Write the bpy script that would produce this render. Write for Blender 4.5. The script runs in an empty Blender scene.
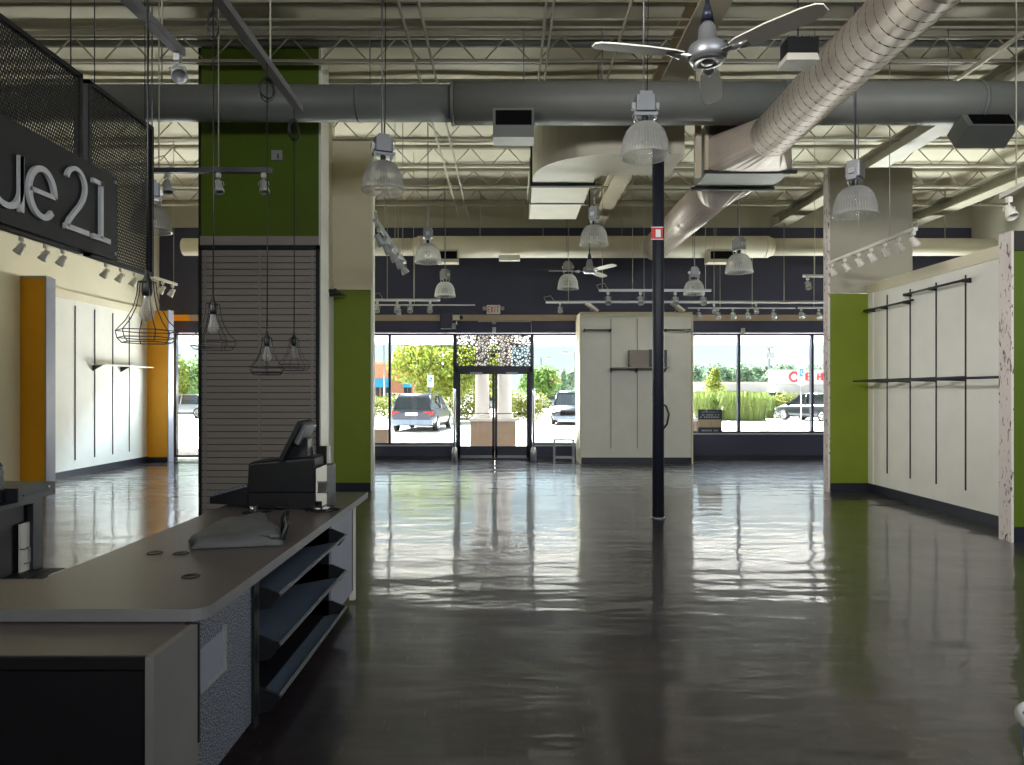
import bpy, math, random
from mathutils import Vector, Matrix
random.seed(7)
PI = math.pi
sc = bpy.context.scene
C = sc.collection

# ------------------------------------------------------------------ camera, sky, sun, exposure
F, VX, VY, H = 700.0, 508.0, 391.0, 1.7
cam_d = bpy.data.cameras.new('camera'); cam = bpy.data.objects.new('camera', cam_d); C.objects.link(cam)
cam_d.sensor_width = 36; cam_d.lens = F / 1024 * 36
cam_d.shift_x = (512 - VX) / 1024; cam_d.shift_y = (VY - 382.5) / 1024
cam_d.clip_start = 0.05; cam_d.clip_end = 800
cam.location = (0, 0, H); cam.rotation_euler = (PI / 2, 0, 0)
sc.camera = cam

w = bpy.data.worlds.new('sky'); sc.world = w; w.use_nodes = True
nt = w.node_tree; nt.nodes.clear()
out = nt.nodes.new('ShaderNodeOutputWorld'); bg = nt.nodes.new('ShaderNodeBackground')
tc = nt.nodes.new('ShaderNodeTexCoord'); sep = nt.nodes.new('ShaderNodeSeparateXYZ')
rmp = nt.nodes.new('ShaderNodeValToRGB'); rmp.color_ramp.elements[0].position = 0.0
rmp.color_ramp.elements[0].color = (0.80, 0.93, 1.0, 1); rmp.color_ramp.elements[1].position = 0.35
rmp.color_ramp.elements[1].color = (0.62, 0.82, 1.0, 1)
cl = nt.nodes.new('ShaderNodeTexNoise'); cl.inputs['Scale'].default_value = 2.2; cl.inputs['Detail'].default_value = 6
crm = nt.nodes.new('ShaderNodeValToRGB'); crm.color_ramp.elements[0].position = 0.42; crm.color_ramp.elements[1].position = 0.62
mx = nt.nodes.new('ShaderNodeMixRGB'); mx.inputs[2].default_value = (1.0, 1.0, 1.0, 1)
nt.links.new(tc.outputs['Generated'], sep.inputs[0]); nt.links.new(sep.outputs['Z'], rmp.inputs[0])
nt.links.new(tc.outputs['Generated'], cl.inputs['Vector']); nt.links.new(cl.outputs['Fac'], crm.inputs[0])
nt.links.new(crm.outputs[0], mx.inputs[0]); nt.links.new(rmp.outputs[0], mx.inputs[1])
nt.links.new(mx.outputs[0], bg.inputs['Color']); nt.links.new(bg.outputs[0], out.inputs[0])
SKY = 1.35
bg.inputs['Strength'].default_value = SKY

sun_d = bpy.data.lights.new('sun', 'SUN'); sun = bpy.data.objects.new('sun', sun_d); C.objects.link(sun)
sun_d.energy = 60.0; sun_d.angle = math.radians(0.6); sun_d.color = (1.0, 0.97, 0.94)
sun.rotation_euler = (math.radians(-40), 0, math.radians(20))   # high, in front of the store, a little to the left

def area(name, loc, size, d, power, col, spread=180):
    l = bpy.data.lights.new(name, 'AREA'); l.shape = 'RECTANGLE'; l.size, l.size_y = size; l.energy = power; l.color = col
    l.spread = math.radians(spread)
    o = bpy.data.objects.new(name, l); C.objects.link(o); o.location = loc
    o.rotation_euler = Vector(d).to_track_quat('-Z', 'Y').to_euler(); return o
# added lamps hidden behind the window parapets, boosting the pavement's bounce
area('bounce_fill_doors', (-1.0, 18.05, .10), (6.0, .34), (.1, -.5, .87), 520, (1.0, .985, .91), 150)
area('bounce_fill_right', (6.5, 18.05, .33), (3.8, .5), (0, -.5, .87), 330, (1.0, .985, .91), 150)
area('fill_left_bay', (-6.7, 17.95, 1.3), (2.1, 1.8), (.15, -.6, .8), 360, (1.0, .99, .95), 160)  # added lamp outside, hidden by the column, brightening left wall and ceiling
area('fill_right_bay', (10.0, 17.95, 1.7), (2.1, 1.8), (-.25, -.6, .75), 500, (1.0, .99, .95), 160)  # added lamp outside, out of view past the right partition, lifting the ceiling
# added cool strip lamp, unseen above the window heads, brightening floor and walls
area('window_head_fill', (1.2, 17.8, 3.27), (18, .07), (0, -.8, -.6), 2200, (.70, .84, 1.0), 160)
# added fill lamps behind the camera, for faces turned from the windows
area('rear_fill', (5.0, -4.0, 5.0), (11, 1.6), (-.25, 1, -.09), 310, (.90, .95, 1.0), 110)
area('rear_corner_fill', (-6.0, -3.5, 5.0), (3, 1.2), (12, 13.4, -2.6), 90, (1.0, .97, .92), 42)  # added fill aimed at the right partition wall

vs = sc.view_settings
vs.view_transform = 'Standard'; vs.look = 'None'; vs.gamma = 1.0; vs.use_curve_mapping = False
vs.exposure = 0.0
sc.cycles.use_denoising = True
sc.cycles.max_bounces = 14; sc.cycles.diffuse_bounces = 9; sc.cycles.glossy_bounces = 5
sc.cycles.transparent_max_bounces = 24; sc.cycles.transmission_bounces = 6
sc.cycles.sample_clamp_indirect = 8; sc.cycles.caustics_reflective = False; sc.cycles.caustics_refractive = False

# ------------------------------------------------------------------ helpers
def P(px, py, Y):
    return Vector(((px - VX) / F * Y, Y, H + (VY - py) / F * Y))

class MB:
    def __init__(s): s.v = []; s.f = []; s.sm = []; s.mi = []; s.cur = 0
    def face(s, idx, smooth=False): s.f.append(idx); s.sm.append(smooth); s.mi.append(s.cur)
    def poly(s, pts, smooth=False):
        b = len(s.v); s.v += [tuple(p) for p in pts]; s.face(list(range(b, b + len(pts))), smooth)
    def box(s, x0, x1, y0, y1, z0, z1, M=None):
        if x0 > x1: x0, x1 = x1, x0
        if y0 > y1: y0, y1 = y1, y0
        if z0 > z1: z0, z1 = z1, z0
        p = [(x0,y0,z0),(x1,y0,z0),(x1,y1,z0),(x0,y1,z0),(x0,y0,z1),(x1,y0,z1),(x1,y1,z1),(x0,y1,z1)]
        if M: p = [tuple(M @ Vector(q)) for q in p]
        b = len(s.v); s.v += p
        for q in ((3,2,1,0),(4,5,6,7),(0,1,5,4),(1,2,6,5),(2,3,7,6),(3,0,4,7)): s.face([b+i for i in q])
        return s
    def rbox(s, x0, x1, y0, y1, z0, z1, r=0.02, n=4, M=None):      # box with rounded vertical edges
        pts = []
        for cx, cy, a0 in ((x1-r,y1-r,0),(x0+r,y1-r,90),(x0+r,y0+r,180),(x1-r,y0+r,270)):
            for k in range(n+1):
                a = math.radians(a0 + 90*k/n); pts.append((cx+r*math.cos(a), cy+r*math.sin(a)))
        return s.prism(pts, z0, z1, 'z', M)
    def prism(s, pts, a, b_, axis='z', M=None, smooth=False):       # pts CCW in the plane; extruded along axis
        def mk(p, t):
            if axis == 'z': q = (p[0], p[1], t)
            elif axis == 'y': q = (p[0], t, p[1])
            else: q = (t, p[0], p[1])
            return tuple(M @ Vector(q)) if M else q
        n = len(pts); b = len(s.v)
        s.v += [mk(p, a) for p in pts] + [mk(p, b_) for p in pts]
        s.face(list(range(b, b+n))[::-1]); s.face(list(range(b+n, b+2*n)))
        for i in range(n): s.face([b+i, b+(i+1)%n, b+n+(i+1)%n, b+n+i], smooth)
        return s
    def tube(s, pts, r, n=8, caps=True, smooth=True, closed=False):
        pts = [Vector(p) for p in pts]; m = len(pts)
        rr = r if isinstance(r, (list, tuple)) else [r]*m
        b = len(s.v); up = None
        for i, p in enumerate(pts):
            if closed: d = pts[(i+1)%m] - pts[i-1]
            else: d = pts[min(i+1, m-1)] - pts[max(i-1, 0)]
            d = d.normalized() if d.length > 1e-9 else Vector((0,0,1))
            if up is None:
                up = Vector((0,0,1)) if abs(d.z) < .9 else Vector((0,1,0))
            side = d.cross(up)
            if side.length < 1e-6: side = d.cross(Vector((1,0,0)))
            side.normalize(); up = side.cross(d).normalized()
            for k in range(n):
                a = 2*PI*k/n + PI/n
                s.v.append(tuple(p + rr[i]*(math.cos(a)*side + math.sin(a)*up)))
        for i in range(m if closed else m-1):
            j = (i+1) % m
            for k in range(n):
                s.face([b+i*n+k, b+i*n+(k+1)%n, b+j*n+(k+1)%n, b+j*n+k], smooth)
        if caps and not closed:
            s.face(list(range(b, b+n))[::-1]); s.face(list(range(b+(m-1)*n, b+m*n)))
        return s
    def lathe(s, prof, c=(0,0,0), n=24, M=None, caps=False, smooth=True):   # prof [(r,z)]
        b = len(s.v); c = Vector(c)
        for r, z in prof:
            for k in range(n):
                a = 2*PI*k/n; q = Vector((r*math.cos(a), r*math.sin(a), z))
                if M: q = M @ q
                s.v.append(tuple(c + q))
        for i in range(len(prof)-1):
            for k in range(n):
                s.face([b+i*n+k, b+i*n+(k+1)%n, b+(i+1)*n+(k+1)%n, b+(i+1)*n+k], smooth)
        if caps:
            s.face(list(range(b, b+n))[::-1]); s.face(list(range(b+(len(prof)-1)*n, b+len(prof)*n)))
        return s
    def loft(s, rings, caps=True, smooth=False):
        n = len(rings[0]); b = len(s.v)
        for r in rings: s.v += [tuple(p) for p in r]
        for i in range(len(rings)-1):
            for k in range(n):
                s.face([b+i*n+k, b+i*n+(k+1)%n, b+(i+1)*n+(k+1)%n, b+(i+1)*n+k], smooth)
        if caps:
            s.face(list(range(b, b+n))[::-1]); s.face(list(range(b+(len(rings)-1)*n, b+len(rings)*n)))
        return s
    def build(s, name, mat, parent=None, bevel=0, solid=0, sub=0):
        me = bpy.data.meshes.new(name); me.from_pydata(s.v, [], s.f)
        for m in (mat if isinstance(mat, (list, tuple)) else [mat]): me.materials.append(m)
        me.polygons.foreach_set('use_smooth', s.sm); me.polygons.foreach_set('material_index', s.mi)
        me.update()
        o = bpy.data.objects.new(name, me); C.objects.link(o)
        if parent is not None:
            o.parent = parent
            if parent.type == 'EMPTY' or parent.parent is not None or True:
                o.matrix_parent_inverse = WM(parent).inverted()
        if solid:
            md = o.modifiers.new('solid', 'SOLIDIFY'); md.thickness = solid; md.offset = 0
        if bevel:
            md = o.modifiers.new('bevel', 'BEVEL'); md.width = bevel; md.segments = 2; md.limit_method = 'ANGLE'
        if sub:
            md = o.modifiers.new('sub', 'SUBSURF'); md.levels = sub; md.render_levels = sub
        return o

def WM(o):
    m = Matrix.LocRotScale(o.location, o.rotation_euler, o.scale)
    return (WM(o.parent) @ o.matrix_parent_inverse @ m) if o.parent else m

def tag(o, label=None, cat=None, group=None, kind=None):
    if label: o['label'] = label
    if cat: o['category'] = cat
    if group: o['group'] = group
    if kind: o['kind'] = kind
    return o
def thing(name, loc, label, cat, group=None, rz=0):
    o = bpy.data.objects.new(name, None); C.objects.link(o); o.location = loc; o.rotation_euler = (0, 0, rz)
    o.empty_display_size = .1
    return tag(o, label, cat, group)
def struct(name, mb, m, parent=None, **k):
    o = mb.build(name, m, parent, **k)
    if parent is None: o['kind'] = 'structure'
    return o
def box(*a): return MB().box(*a)
def kids(o): return [c for c in bpy.data.objects if c.parent == o]
def copy_tree(o, parent=None):
    c = o.copy(); C.objects.link(c)
    if parent is not None: c.parent = parent
    for ch in kids(o): copy_tree(ch, c)
    return c
def local_build(mb, name, m, parent, **k):                          # mesh given in the parent's own coordinates
    o = mb.build(name, m, None, **k); o.parent = parent
    return o

# ------------------------------------------------------------------ materials
def srgb(r, g, b):
    f = lambda c: (c/255/12.92 if c/255 <= .04045 else ((c/255+.055)/1.055)**2.4)
    return (f(r), f(g), f(b))
def mat(name, col, rough=.6, metal=0, var=.08, scale=6, bump=0, bscale=40, coat=0, col2=None, spec=.5, emit=None, detail=4, stretch=None):
    m = bpy.data.materials.new(name); m.use_nodes = True; n = m.node_tree; p = n.nodes['Principled BSDF']
    p.inputs['Roughness'].default_value = rough; p.inputs['Metallic'].default_value = metal
    p.inputs['Specular IOR Level'].default_value = spec; p.inputs['Coat Weight'].default_value = coat
    p.inputs['Coat Roughness'].default_value = .1
    tcn = n.nodes.new('ShaderNodeTexCoord'); vec = tcn.outputs['Object']
    if stretch:
        mp = n.nodes.new('ShaderNodeMapping'); mp.inputs['Scale'].default_value = stretch
        n.links.new(vec, mp.inputs['Vector']); vec = mp.outputs[0]
    no = n.nodes.new('ShaderNodeTexNoise'); no.inputs['Scale'].default_value = scale; no.inputs['Detail'].default_value = detail
    n.links.new(vec, no.inputs['Vector'])
    r = n.nodes.new('ShaderNodeValToRGB'); r.color_ramp.elements[0].position = .3; r.color_ramp.elements[1].position = .7
    a = [max(0, c*(1-var)) for c in col]; b = [min(1, c*(1+var)) for c in (col2 or col)]
    r.color_ramp.elements[0].color = (*a, 1); r.color_ramp.elements[1].color = (*b, 1)
    n.links.new(no.outputs['Fac'], r.inputs[0]); n.links.new(r.outputs[0], p.inputs['Base Color'])
    if bump:
        n2 = n.nodes.new('ShaderNodeTexNoise'); n2.inputs['Scale'].default_value = bscale; n2.inputs['Detail'].default_value = 3
        n.links.new(vec, n2.inputs['Vector'])
        bp = n.nodes.new('ShaderNodeBump'); bp.inputs['Strength'].default_value = bump; bp.inputs['Distance'].default_value = .01
        n.links.new(n2.outputs['Fac'], bp.inputs['Height']); n.links.new(bp.outputs[0], p.inputs['Normal'])
    if emit:
        p.inputs['Emission Color'].default_value = (*emit[0], 1); p.inputs['Emission Strength'].default_value = emit[1]
    return m
M = {}
M['wall'] = mat('beige_paint', srgb(220, 212, 188), .75, var=.03, scale=2)
M['wall_grey'] = mat('grey_beige_paint', srgb(170, 166, 150), .75, var=.03, scale=2)
M['white_panel'] = mat('white_panel', srgb(232, 231, 224), .6, var=.03, scale=3)
M['green'] = mat('green_paint', srgb(112, 128, 22), .55, var=.05, scale=2)
M['green_dark'] = mat('dark_green_paint', srgb(80, 102, 0), .6, var=.06, scale=2)
M['yellow'] = mat('yellow_paint', srgb(226, 160, 0), .55, var=.04, scale=2)
M['navy'] = mat('navy_wall_paint', srgb(54, 56, 80), .6, var=.06, scale=1.5)
M['navy_base'] = mat('navy_baseboard', srgb(26, 30, 42), .45, var=.05)
M['stripe'] = mat('taupe_stripe', srgb(170, 152, 132), .6, var=.03)
M['deck'] = mat('ceiling_insulation', srgb(205, 199, 180), .8, var=.05, scale=1.2, bump=.15, bscale=3)
M['joist'] = mat('cream_joist_paint', srgb(168, 164, 146), .55, var=.08, scale=4)
M['girder'] = mat('cream_girder_paint', srgb(200, 190, 168), .6, var=.05, scale=3)
M['duct'] = mat('painted_duct', srgb(114, 116, 112), .5, var=.05, scale=4)
M['duct_white'] = mat('white_duct', srgb(205, 198, 180), .5, var=.05, scale=2)
M['spiral'] = mat('galvanised_spiral_duct', srgb(190, 178, 168), .42, metal=.35, var=.06, scale=5)
M['dark_grille'] = mat('black_grille', (.006, .006, .007), .8, spec=.1)
M['black'] = mat('black_plastic', (.006, .007, .010), .4, var=.15, scale=20)
M['black_matte'] = mat('black_laminate', (.006, .006, .009), .55, var=.15, scale=10)
M['navy_metal'] = mat('dark_navy_metal', srgb(38, 42, 58), .4, var=.05)
M['pole'] = mat('matte_navy_pole', srgb(24, 28, 42), .55, var=.05)
M['chrome'] = mat('brushed_steel', (.55, .55, .56), .28, metal=.9, var=.05, scale=30)
M['steel'] = mat('grey_steel', srgb(140, 142, 146), .4, metal=.6, var=.05)
M['rail_grey'] = mat('light_grey_track', srgb(170, 172, 172), .45, metal=.3, var=.04)
M['white'] = mat('white_enamel', srgb(225, 222, 212), .4, var=.03)
M['red'] = mat('red_sign', srgb(190, 40, 40), .5, var=.05)
M['blue'] = mat('blue_plastic', srgb(60, 110, 170), .4, var=.1)
M['worktop'] = mat('worktop_laminate', srgb(92, 85, 84), .33, var=.05, scale=60, spec=.5)
M['worktop_edge'] = mat('worktop_edge', srgb(132, 131, 134), .45, var=.03)
M['cab_grey'] = mat('grey_cabinet_panel', srgb(132, 131, 130), .6, var=.06, scale=5)
M['cab_light'] = mat('light_cabinet_panel', srgb(150, 154, 172), .5, var=.04, scale=5)
M['bin'] = mat('dark_blue_grey_bin', srgb(108, 122, 142), .4, var=.1, scale=6)
M['dark_laminate'] = mat('charcoal_laminate', srgb(44, 47, 54), .45, var=.08)
M['slat'] = mat('taupe_slatwall', srgb(150, 142, 136), .6, var=.04, scale=5, stretch=(1, 1, 10))
M['slat_back'] = mat('slatwall_groove', srgb(48, 46, 44), .7)
M['rubber'] = mat('black_cable', (.006, .006, .007), .5)
M['bag'] = mat('grey_cloth_bag', srgb(92, 94, 96), .6, var=.12, scale=14, bump=.5, bscale=14)
M['label'] = mat('white_label', srgb(225, 225, 225), .4, var=.03)
M['letter'] = mat('grey_sign_letters', srgb(205, 205, 208), .45, var=.02)
M['signboard'] = mat('black_signboard', srgb(12, 13, 17), .6, var=.06, scale=4)
M['mesh_wire'] = mat('dark_mesh_wire', srgb(34, 32, 32), .5)
M['asphalt'] = mat('pale_concrete_pavement', srgb(196, 192, 190), .9, var=.06, scale=.5, detail=8)
M['brick'] = mat('orange_brick', srgb(165, 112, 88), .9, var=.1, scale=3)
M['awning'] = mat('blue_awning', srgb(60, 160, 200), .7)
M['stucco'] = mat('tan_stucco', srgb(165, 138, 114), .9, var=.05)
M['column_white'] = mat('cream_column_paint', srgb(225, 215, 205), .8, var=.03)
M['soffit'] = mat('pale_soffit', srgb(198, 195, 194), .8, var=.03)
M['concrete_kerb'] = mat('kerb', srgb(215, 205, 195), .9, var=.04)
M['tyre'] = mat('tyre_rubber', (.02, .02, .02), .8)
M['car_glass'] = mat('car_window_glass', (.02, .025, .03), .08, var=.1)
M['tail'] = mat('red_tail_light', srgb(170, 20, 25), .3)
M['far_roof'] = mat('grey_roof', srgb(150, 150, 150), .8)
M['letter_red'] = mat('red_store_letters', srgb(215, 60, 70), .6)
M['blue_sign'] = mat('blue_parking_sign', srgb(50, 110, 190), .5)
M['bark'] = mat('grey_bark', srgb(110, 90, 70), .9, bump=.5)

def leafmat(name, c1, c2):
    m = bpy.data.materials.new(name); m.use_nodes = True; n = m.node_tree; p = n.nodes['Principled BSDF']
    g = n.nodes.new('ShaderNodeNewGeometry'); r = n.nodes.new('ShaderNodeValToRGB')
    r.color_ramp.elements[0].color = (*c1, 1); r.color_ramp.elements[1].color = (*c2, 1)
    n.links.new(g.outputs['Random Per Island'], r.inputs[0]); n.links.new(r.outputs[0], p.inputs['Base Color'])
    p.inputs['Roughness'].default_value = .6
    t = n.nodes.new('ShaderNodeBsdfTranslucent'); n.links.new(r.outputs[0], t.inputs[0])
    mix = n.nodes.new('ShaderNodeMixShader'); mix.inputs[0].default_value = .35
    n.links.new(p.outputs[0], mix.inputs[1]); n.links.new(t.outputs[0], mix.inputs[2])
    n.links.new(mix.outputs[0], n.nodes['Material Output'].inputs[0])
    return m
M['leaf_yellow'] = leafmat('yellow_green_leaves', (.10, .16, .02), (.34, .36, .05))
M['leaf_green'] = leafmat('green_leaves', (.05, .12, .02), (.16, .26, .05))
M['leaf_hedge'] = leafmat('hedge_leaves', (.05, .09, .02), (.34, .34, .05))
M['grass'] = leafmat('ornamental_grass', (.14, .22, .05), (.36, .42, .14))
M['leaf_far'] = leafmat('distant_leaves', (.10, .17, .11), (.17, .25, .16))

def glassmat(name, tint=(.93, .97, .95), f=.06):
    m = bpy.data.materials.new(name); m.use_nodes = True; n = m.node_tree; n.nodes.clear()
    o = n.nodes.new('ShaderNodeOutputMaterial'); t = n.nodes.new('ShaderNodeBsdfTransparent'); g = n.nodes.new('ShaderNodeBsdfGlossy')
    t.inputs[0].default_value = (*tint, 1); g.inputs['Roughness'].default_value = .02
    lw = n.nodes.new('ShaderNodeLayerWeight'); lw.inputs[0].default_value = .5        # Schlick reflectance, same from both sides
    pw = n.nodes.new('ShaderNodeMath'); pw.operation = 'POWER'; pw.inputs[1].default_value = 5; n.links.new(lw.outputs['Facing'], pw.inputs[0])
    ma = n.nodes.new('ShaderNodeMath'); ma.operation = 'MULTIPLY_ADD'; ma.inputs[1].default_value = .9; ma.inputs[2].default_value = .03; n.links.new(pw.outputs[0], ma.inputs[0])
    mix = n.nodes.new('ShaderNodeMixShader'); n.links.new(ma.outputs[0], mix.inputs[0])
    n.links.new(t.outputs[0], mix.inputs[1]); n.links.new(g.outputs[0], mix.inputs[2]); n.links.new(mix.outputs[0], o.inputs[0])
    return m
M['glass'] = glassmat('window_glass')
# ribbed translucent shade
def shademat():
    m = bpy.data.materials.new('prismatic_glass_shade'); m.use_nodes = True; n = m.node_tree; n.nodes.clear()
    o = n.nodes.new('ShaderNodeOutputMaterial'); t = n.nodes.new('ShaderNodeBsdfTransparent')
    t.inputs[0].default_value = (.9, .9, .88, 1)
    p = n.nodes.new('ShaderNodeBsdfPrincipled'); p.inputs['Base Color'].default_value = (.62, .62, .60, 1)
    p.inputs['Roughness'].default_value = .12
    tr = n.nodes.new('ShaderNodeBsdfTranslucent'); tr.inputs[0].default_value = (.6, .59, .56, 1)
    m1 = n.nodes.new('ShaderNodeMixShader'); m1.inputs[0].default_value = .4
    n.links.new(p.outputs[0], m1.inputs[1]); n.links.new(tr.outputs[0], m1.inputs[2])
    mix = n.nodes.new('ShaderNodeMixShader')
    lw = n.nodes.new('ShaderNodeLayerWeight'); lw.inputs[0].default_value = .35
    mp = n.nodes.new('ShaderNodeMapRange'); mp.inputs[3].default_value = .3; mp.inputs[4].default_value = .95
    n.links.new(lw.outputs['Facing'], mp.inputs[0]); n.links.new(mp.outputs[0], mix.inputs[0])
    n.links.new(t.outputs[0], mix.inputs[1]); n.links.new(m1.outputs[0], mix.inputs[2]); n.links.new(mix.outputs[0], o.inputs[0])
    return m
M['shade'] = shademat()
M['bulb'] = glassmat('clear_bulb_glass', (.8, .8, .82))
def filmmat():                                                       # scattered-fragment window film
    m = bpy.data.materials.new('patterned_window_film'); m.use_nodes = True; n = m.node_tree; n.nodes.clear()
    o = n.nodes.new('ShaderNodeOutputMaterial'); t = n.nodes.new('ShaderNodeBsdfTransparent')
    d = n.nodes.new('ShaderNodeBsdfDiffuse'); d.inputs[0].default_value = (.14, .12, .11, 1)
    tcn = n.nodes.new('ShaderNodeTexCoord'); v = n.nodes.new('ShaderNodeTexVoronoi'); v.inputs['Scale'].default_value = 15
    v.feature = 'DISTANCE_TO_EDGE'
    n.links.new(tcn.outputs['Object'], v.inputs['Vector'])
    r = n.nodes.new('ShaderNodeValToRGB'); r.color_ramp.elements[0].position = .10; r.color_ramp.elements[1].position = .13
    r.color_ramp.elements[0].color = (1, 1, 1, 1); r.color_ramp.elements[1].color = (0, 0, 0, 1)
    n.links.new(v.outputs['Distance'], r.inputs[0])
    mul = n.nodes.new('ShaderNodeMath'); mul.operation = 'MULTIPLY'; mul.inputs[1].default_value = .95
    n.links.new(r.outputs[0], mul.inputs[0])
    mix = n.nodes.new('ShaderNodeMixShader'); n.links.new(mul.outputs[0], mix.inputs[0])
    n.links.new(t.outputs[0], mix.inputs[1]); n.links.new(d.outputs[0], mix.inputs[2]); n.links.new(mix.outputs[0], o.inputs[0])
    return m
M['film'] = filmmat()
# polished concrete floor
def floormat():
    m = bpy.data.materials.new('polished_concrete'); m.use_nodes = True; n = m.node_tree; p = n.nodes['Principled BSDF']; L = n.links
    tcn = n.nodes.new('ShaderNodeTexCoord')
    a = n.nodes.new('ShaderNodeTexNoise'); a.inputs['Scale'].default_value = 1.3; a.inputs['Detail'].default_value = 12; a.inputs['Roughness'].default_value = .72
    L.new(tcn.outputs['Object'], a.inputs['Vector'])
    r = n.nodes.new('ShaderNodeValToRGB'); r.color_ramp.elements[0].position = .35; r.color_ramp.elements[1].position = .68
    r.color_ramp.elements[0].color = (.014, .010, .014, 1); r.color_ramp.elements[1].color = (.045, .031, .034, 1)
    L.new(a.outputs['Fac'], r.inputs[0])
    # pale scratches
    mp = n.nodes.new('ShaderNodeMapping'); mp.inputs['Rotation'].default_value = (0, 0, .6); mp.inputs['Scale'].default_value = (46, 2.6, 1)
    L.new(tcn.outputs['Object'], mp.inputs['Vector'])
    s = n.nodes.new('ShaderNodeTexNoise'); s.inputs['Scale'].default_value = 2.2; s.inputs['Detail'].default_value = 5; s.inputs['Distortion'].default_value = .3
    L.new(mp.outputs[0], s.inputs['Vector'])
    r2 = n.nodes.new('ShaderNodeValToRGB'); r2.color_ramp.elements[0].position = .675; r2.color_ramp.elements[1].position = .70
    r2.color_ramp.elements[0].color = (0, 0, 0, 1); r2.color_ramp.elements[1].color = (.4, .4, .4, 1)
    L.new(s.outputs['Fac'], r2.inputs[0])
    mx = n.nodes.new('ShaderNodeMixRGB'); mx.inputs[2].default_value = (.28, .27, .25, 1)
    L.new(r2.outputs[0], mx.inputs[0]); L.new(r.outputs[0], mx.inputs[1]); L.new(mx.outputs[0], p.inputs['Base Color'])
    # roughness mottling
    b = n.nodes.new('ShaderNodeTexNoise'); b.inputs['Scale'].default_value = 1.6; b.inputs['Detail'].default_value = 7
    L.new(tcn.outputs['Object'], b.inputs['Vector'])
    mr = n.nodes.new('ShaderNodeMapRange'); mr.inputs[1].default_value = .3; mr.inputs[2].default_value = .7
    mr.inputs[3].default_value = .29; mr.inputs[4].default_value = .37
    L.new(b.outputs['Fac'], mr.inputs[0]); L.new(mr.outputs[0], p.inputs['Roughness'])
    p.inputs['Specular IOR Level'].default_value = .7; p.inputs['Specular Tint'].default_value = (.84, .91, 1, 1); p.inputs['Coat Weight'].default_value = 1.0; p.inputs['Coat Roughness'].default_value = .055; p.inputs['Coat IOR'].default_value = 1.32
    # trowel waves
    mp2 = n.nodes.new('ShaderNodeMapping'); mp2.inputs['Scale'].default_value = (.6, 1.7, 1)
    L.new(tcn.outputs['Object'], mp2.inputs['Vector'])
    wv = n.nodes.new('ShaderNodeTexNoise'); wv.inputs['Scale'].default_value = 1.7; wv.inputs['Detail'].default_value = 3; wv.inputs['Roughness'].default_value = .45
    L.new(mp2.outputs[0], wv.inputs['Vector'])
    bp = n.nodes.new('ShaderNodeBump'); bp.inputs['Strength'].default_value = .6; bp.inputs['Distance'].default_value = .024
    L.new(wv.outputs['Fac'], bp.inputs['Height']); L.new(bp.outputs[0], p.inputs['Normal']); L.new(bp.outputs[0], p.inputs['Coat Normal'])
    return m
M['floor'] = floormat()
def specklemat():
    m = mat('speckled_grey_laminate', srgb(90, 96, 112), .5)
    n = m.node_tree; p = n.nodes['Principled BSDF']; tcn = n.nodes.new('ShaderNodeTexCoord')
    v = n.nodes.new('ShaderNodeTexNoise'); v.inputs['Scale'].default_value = 150; v.inputs['Detail'].default_value = 2
    r = n.nodes.new('ShaderNodeValToRGB'); r.color_ramp.elements[0].position = .47; r.color_ramp.elements[1].position = .56
    r.color_ramp.elements[0].color = (.028, .03, .038, 1); r.color_ramp.elements[1].color = (.36, .39, .50, 1)
    n.links.new(tcn.outputs['Object'], v.inputs['Vector']); n.links.new(v.outputs['Fac'], r.inputs[0]); n.links.new(r.outputs[0], p.inputs['Base Color'])
    return m
M['speckle'] = specklemat()
def tornmat():
    m = mat('torn_drywall_edge', srgb(215, 208, 202), .8)
    n = m.node_tree; p = n.nodes['Principled BSDF']; tcn = n.nodes.new('ShaderNodeTexCoord')
    mp = n.nodes.new('ShaderNodeMapping'); mp.inputs['Scale'].default_value = (9, 9, 3.2); n.links.new(tcn.outputs['Object'], mp.inputs['Vector'])
    v = n.nodes.new('ShaderNodeTexNoise'); v.inputs['Scale'].default_value = 3; v.inputs['Detail'].default_value = 8; v.inputs['Distortion'].default_value = .8
    r = n.nodes.new('ShaderNodeValToRGB'); r.color_ramp.elements[0].position = .36; r.color_ramp.elements[1].position = .42
    r.color_ramp.elements[0].color = (.13, .08, .08, 1); r.color_ramp.elements[1].color = (*srgb(218, 210, 206), 1)
    n.links.new(mp.outputs[0], v.inputs['Vector']); n.links.new(v.outputs['Fac'], r.inputs[0]); n.links.new(r.outputs[0], p.inputs['Base Color'])
    return m
M['torn'] = tornmat()

# ------------------------------------------------------------------ room shell
XL, XR, YB, YS, ZD = -8.65, 11.5, -5.0, 17.37, 6.45      # left wall, right wall, rear wall, storefront, deck
struct('floor', box(XL - .2, XR + .2, YB - .2, YS + .25, -.15, 0), M['floor'])
# ceiling: insulation blanket sagging between the joists
mb = MB(); ny = 160; xs = [XL - .2 + i * (XR - XL + .4) / 30 for i in range(31)]
ys = [YB - .2 + j * (YS - YB + .6) / ny for j in range(ny + 1)]
for y in ys:
    for x in xs: mb.v.append((x, y, ZD + .02 * math.cos(2 * PI * (y - .75) / 1.4) + .012 * math.sin(x * 2.1 + y)))
for j in range(ny):
    for i in range(30):
        a = j * 31 + i; mb.face([a, a + 31, a + 32, a + 1], True)
struct('ceiling', mb, M['deck'], solid=.05)
struct('trim_1', box(XL - .4, XR + .4, YB - .4, YS + .4, ZD + .2, ZD + .35), M['far_roof'])
struct('wall_rear', box(XL - .2, XR + .2, YB - .2, YB, 0, ZD + .2), M['wall'])
struct('wall_left', box(XL - .2, XL, YB, YS, 0, ZD + .2), M['wall'])
struct('wall_right', box(XR, XR + .2, YB, YS, 0, ZD + .2), M['wall_grey'])
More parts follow.
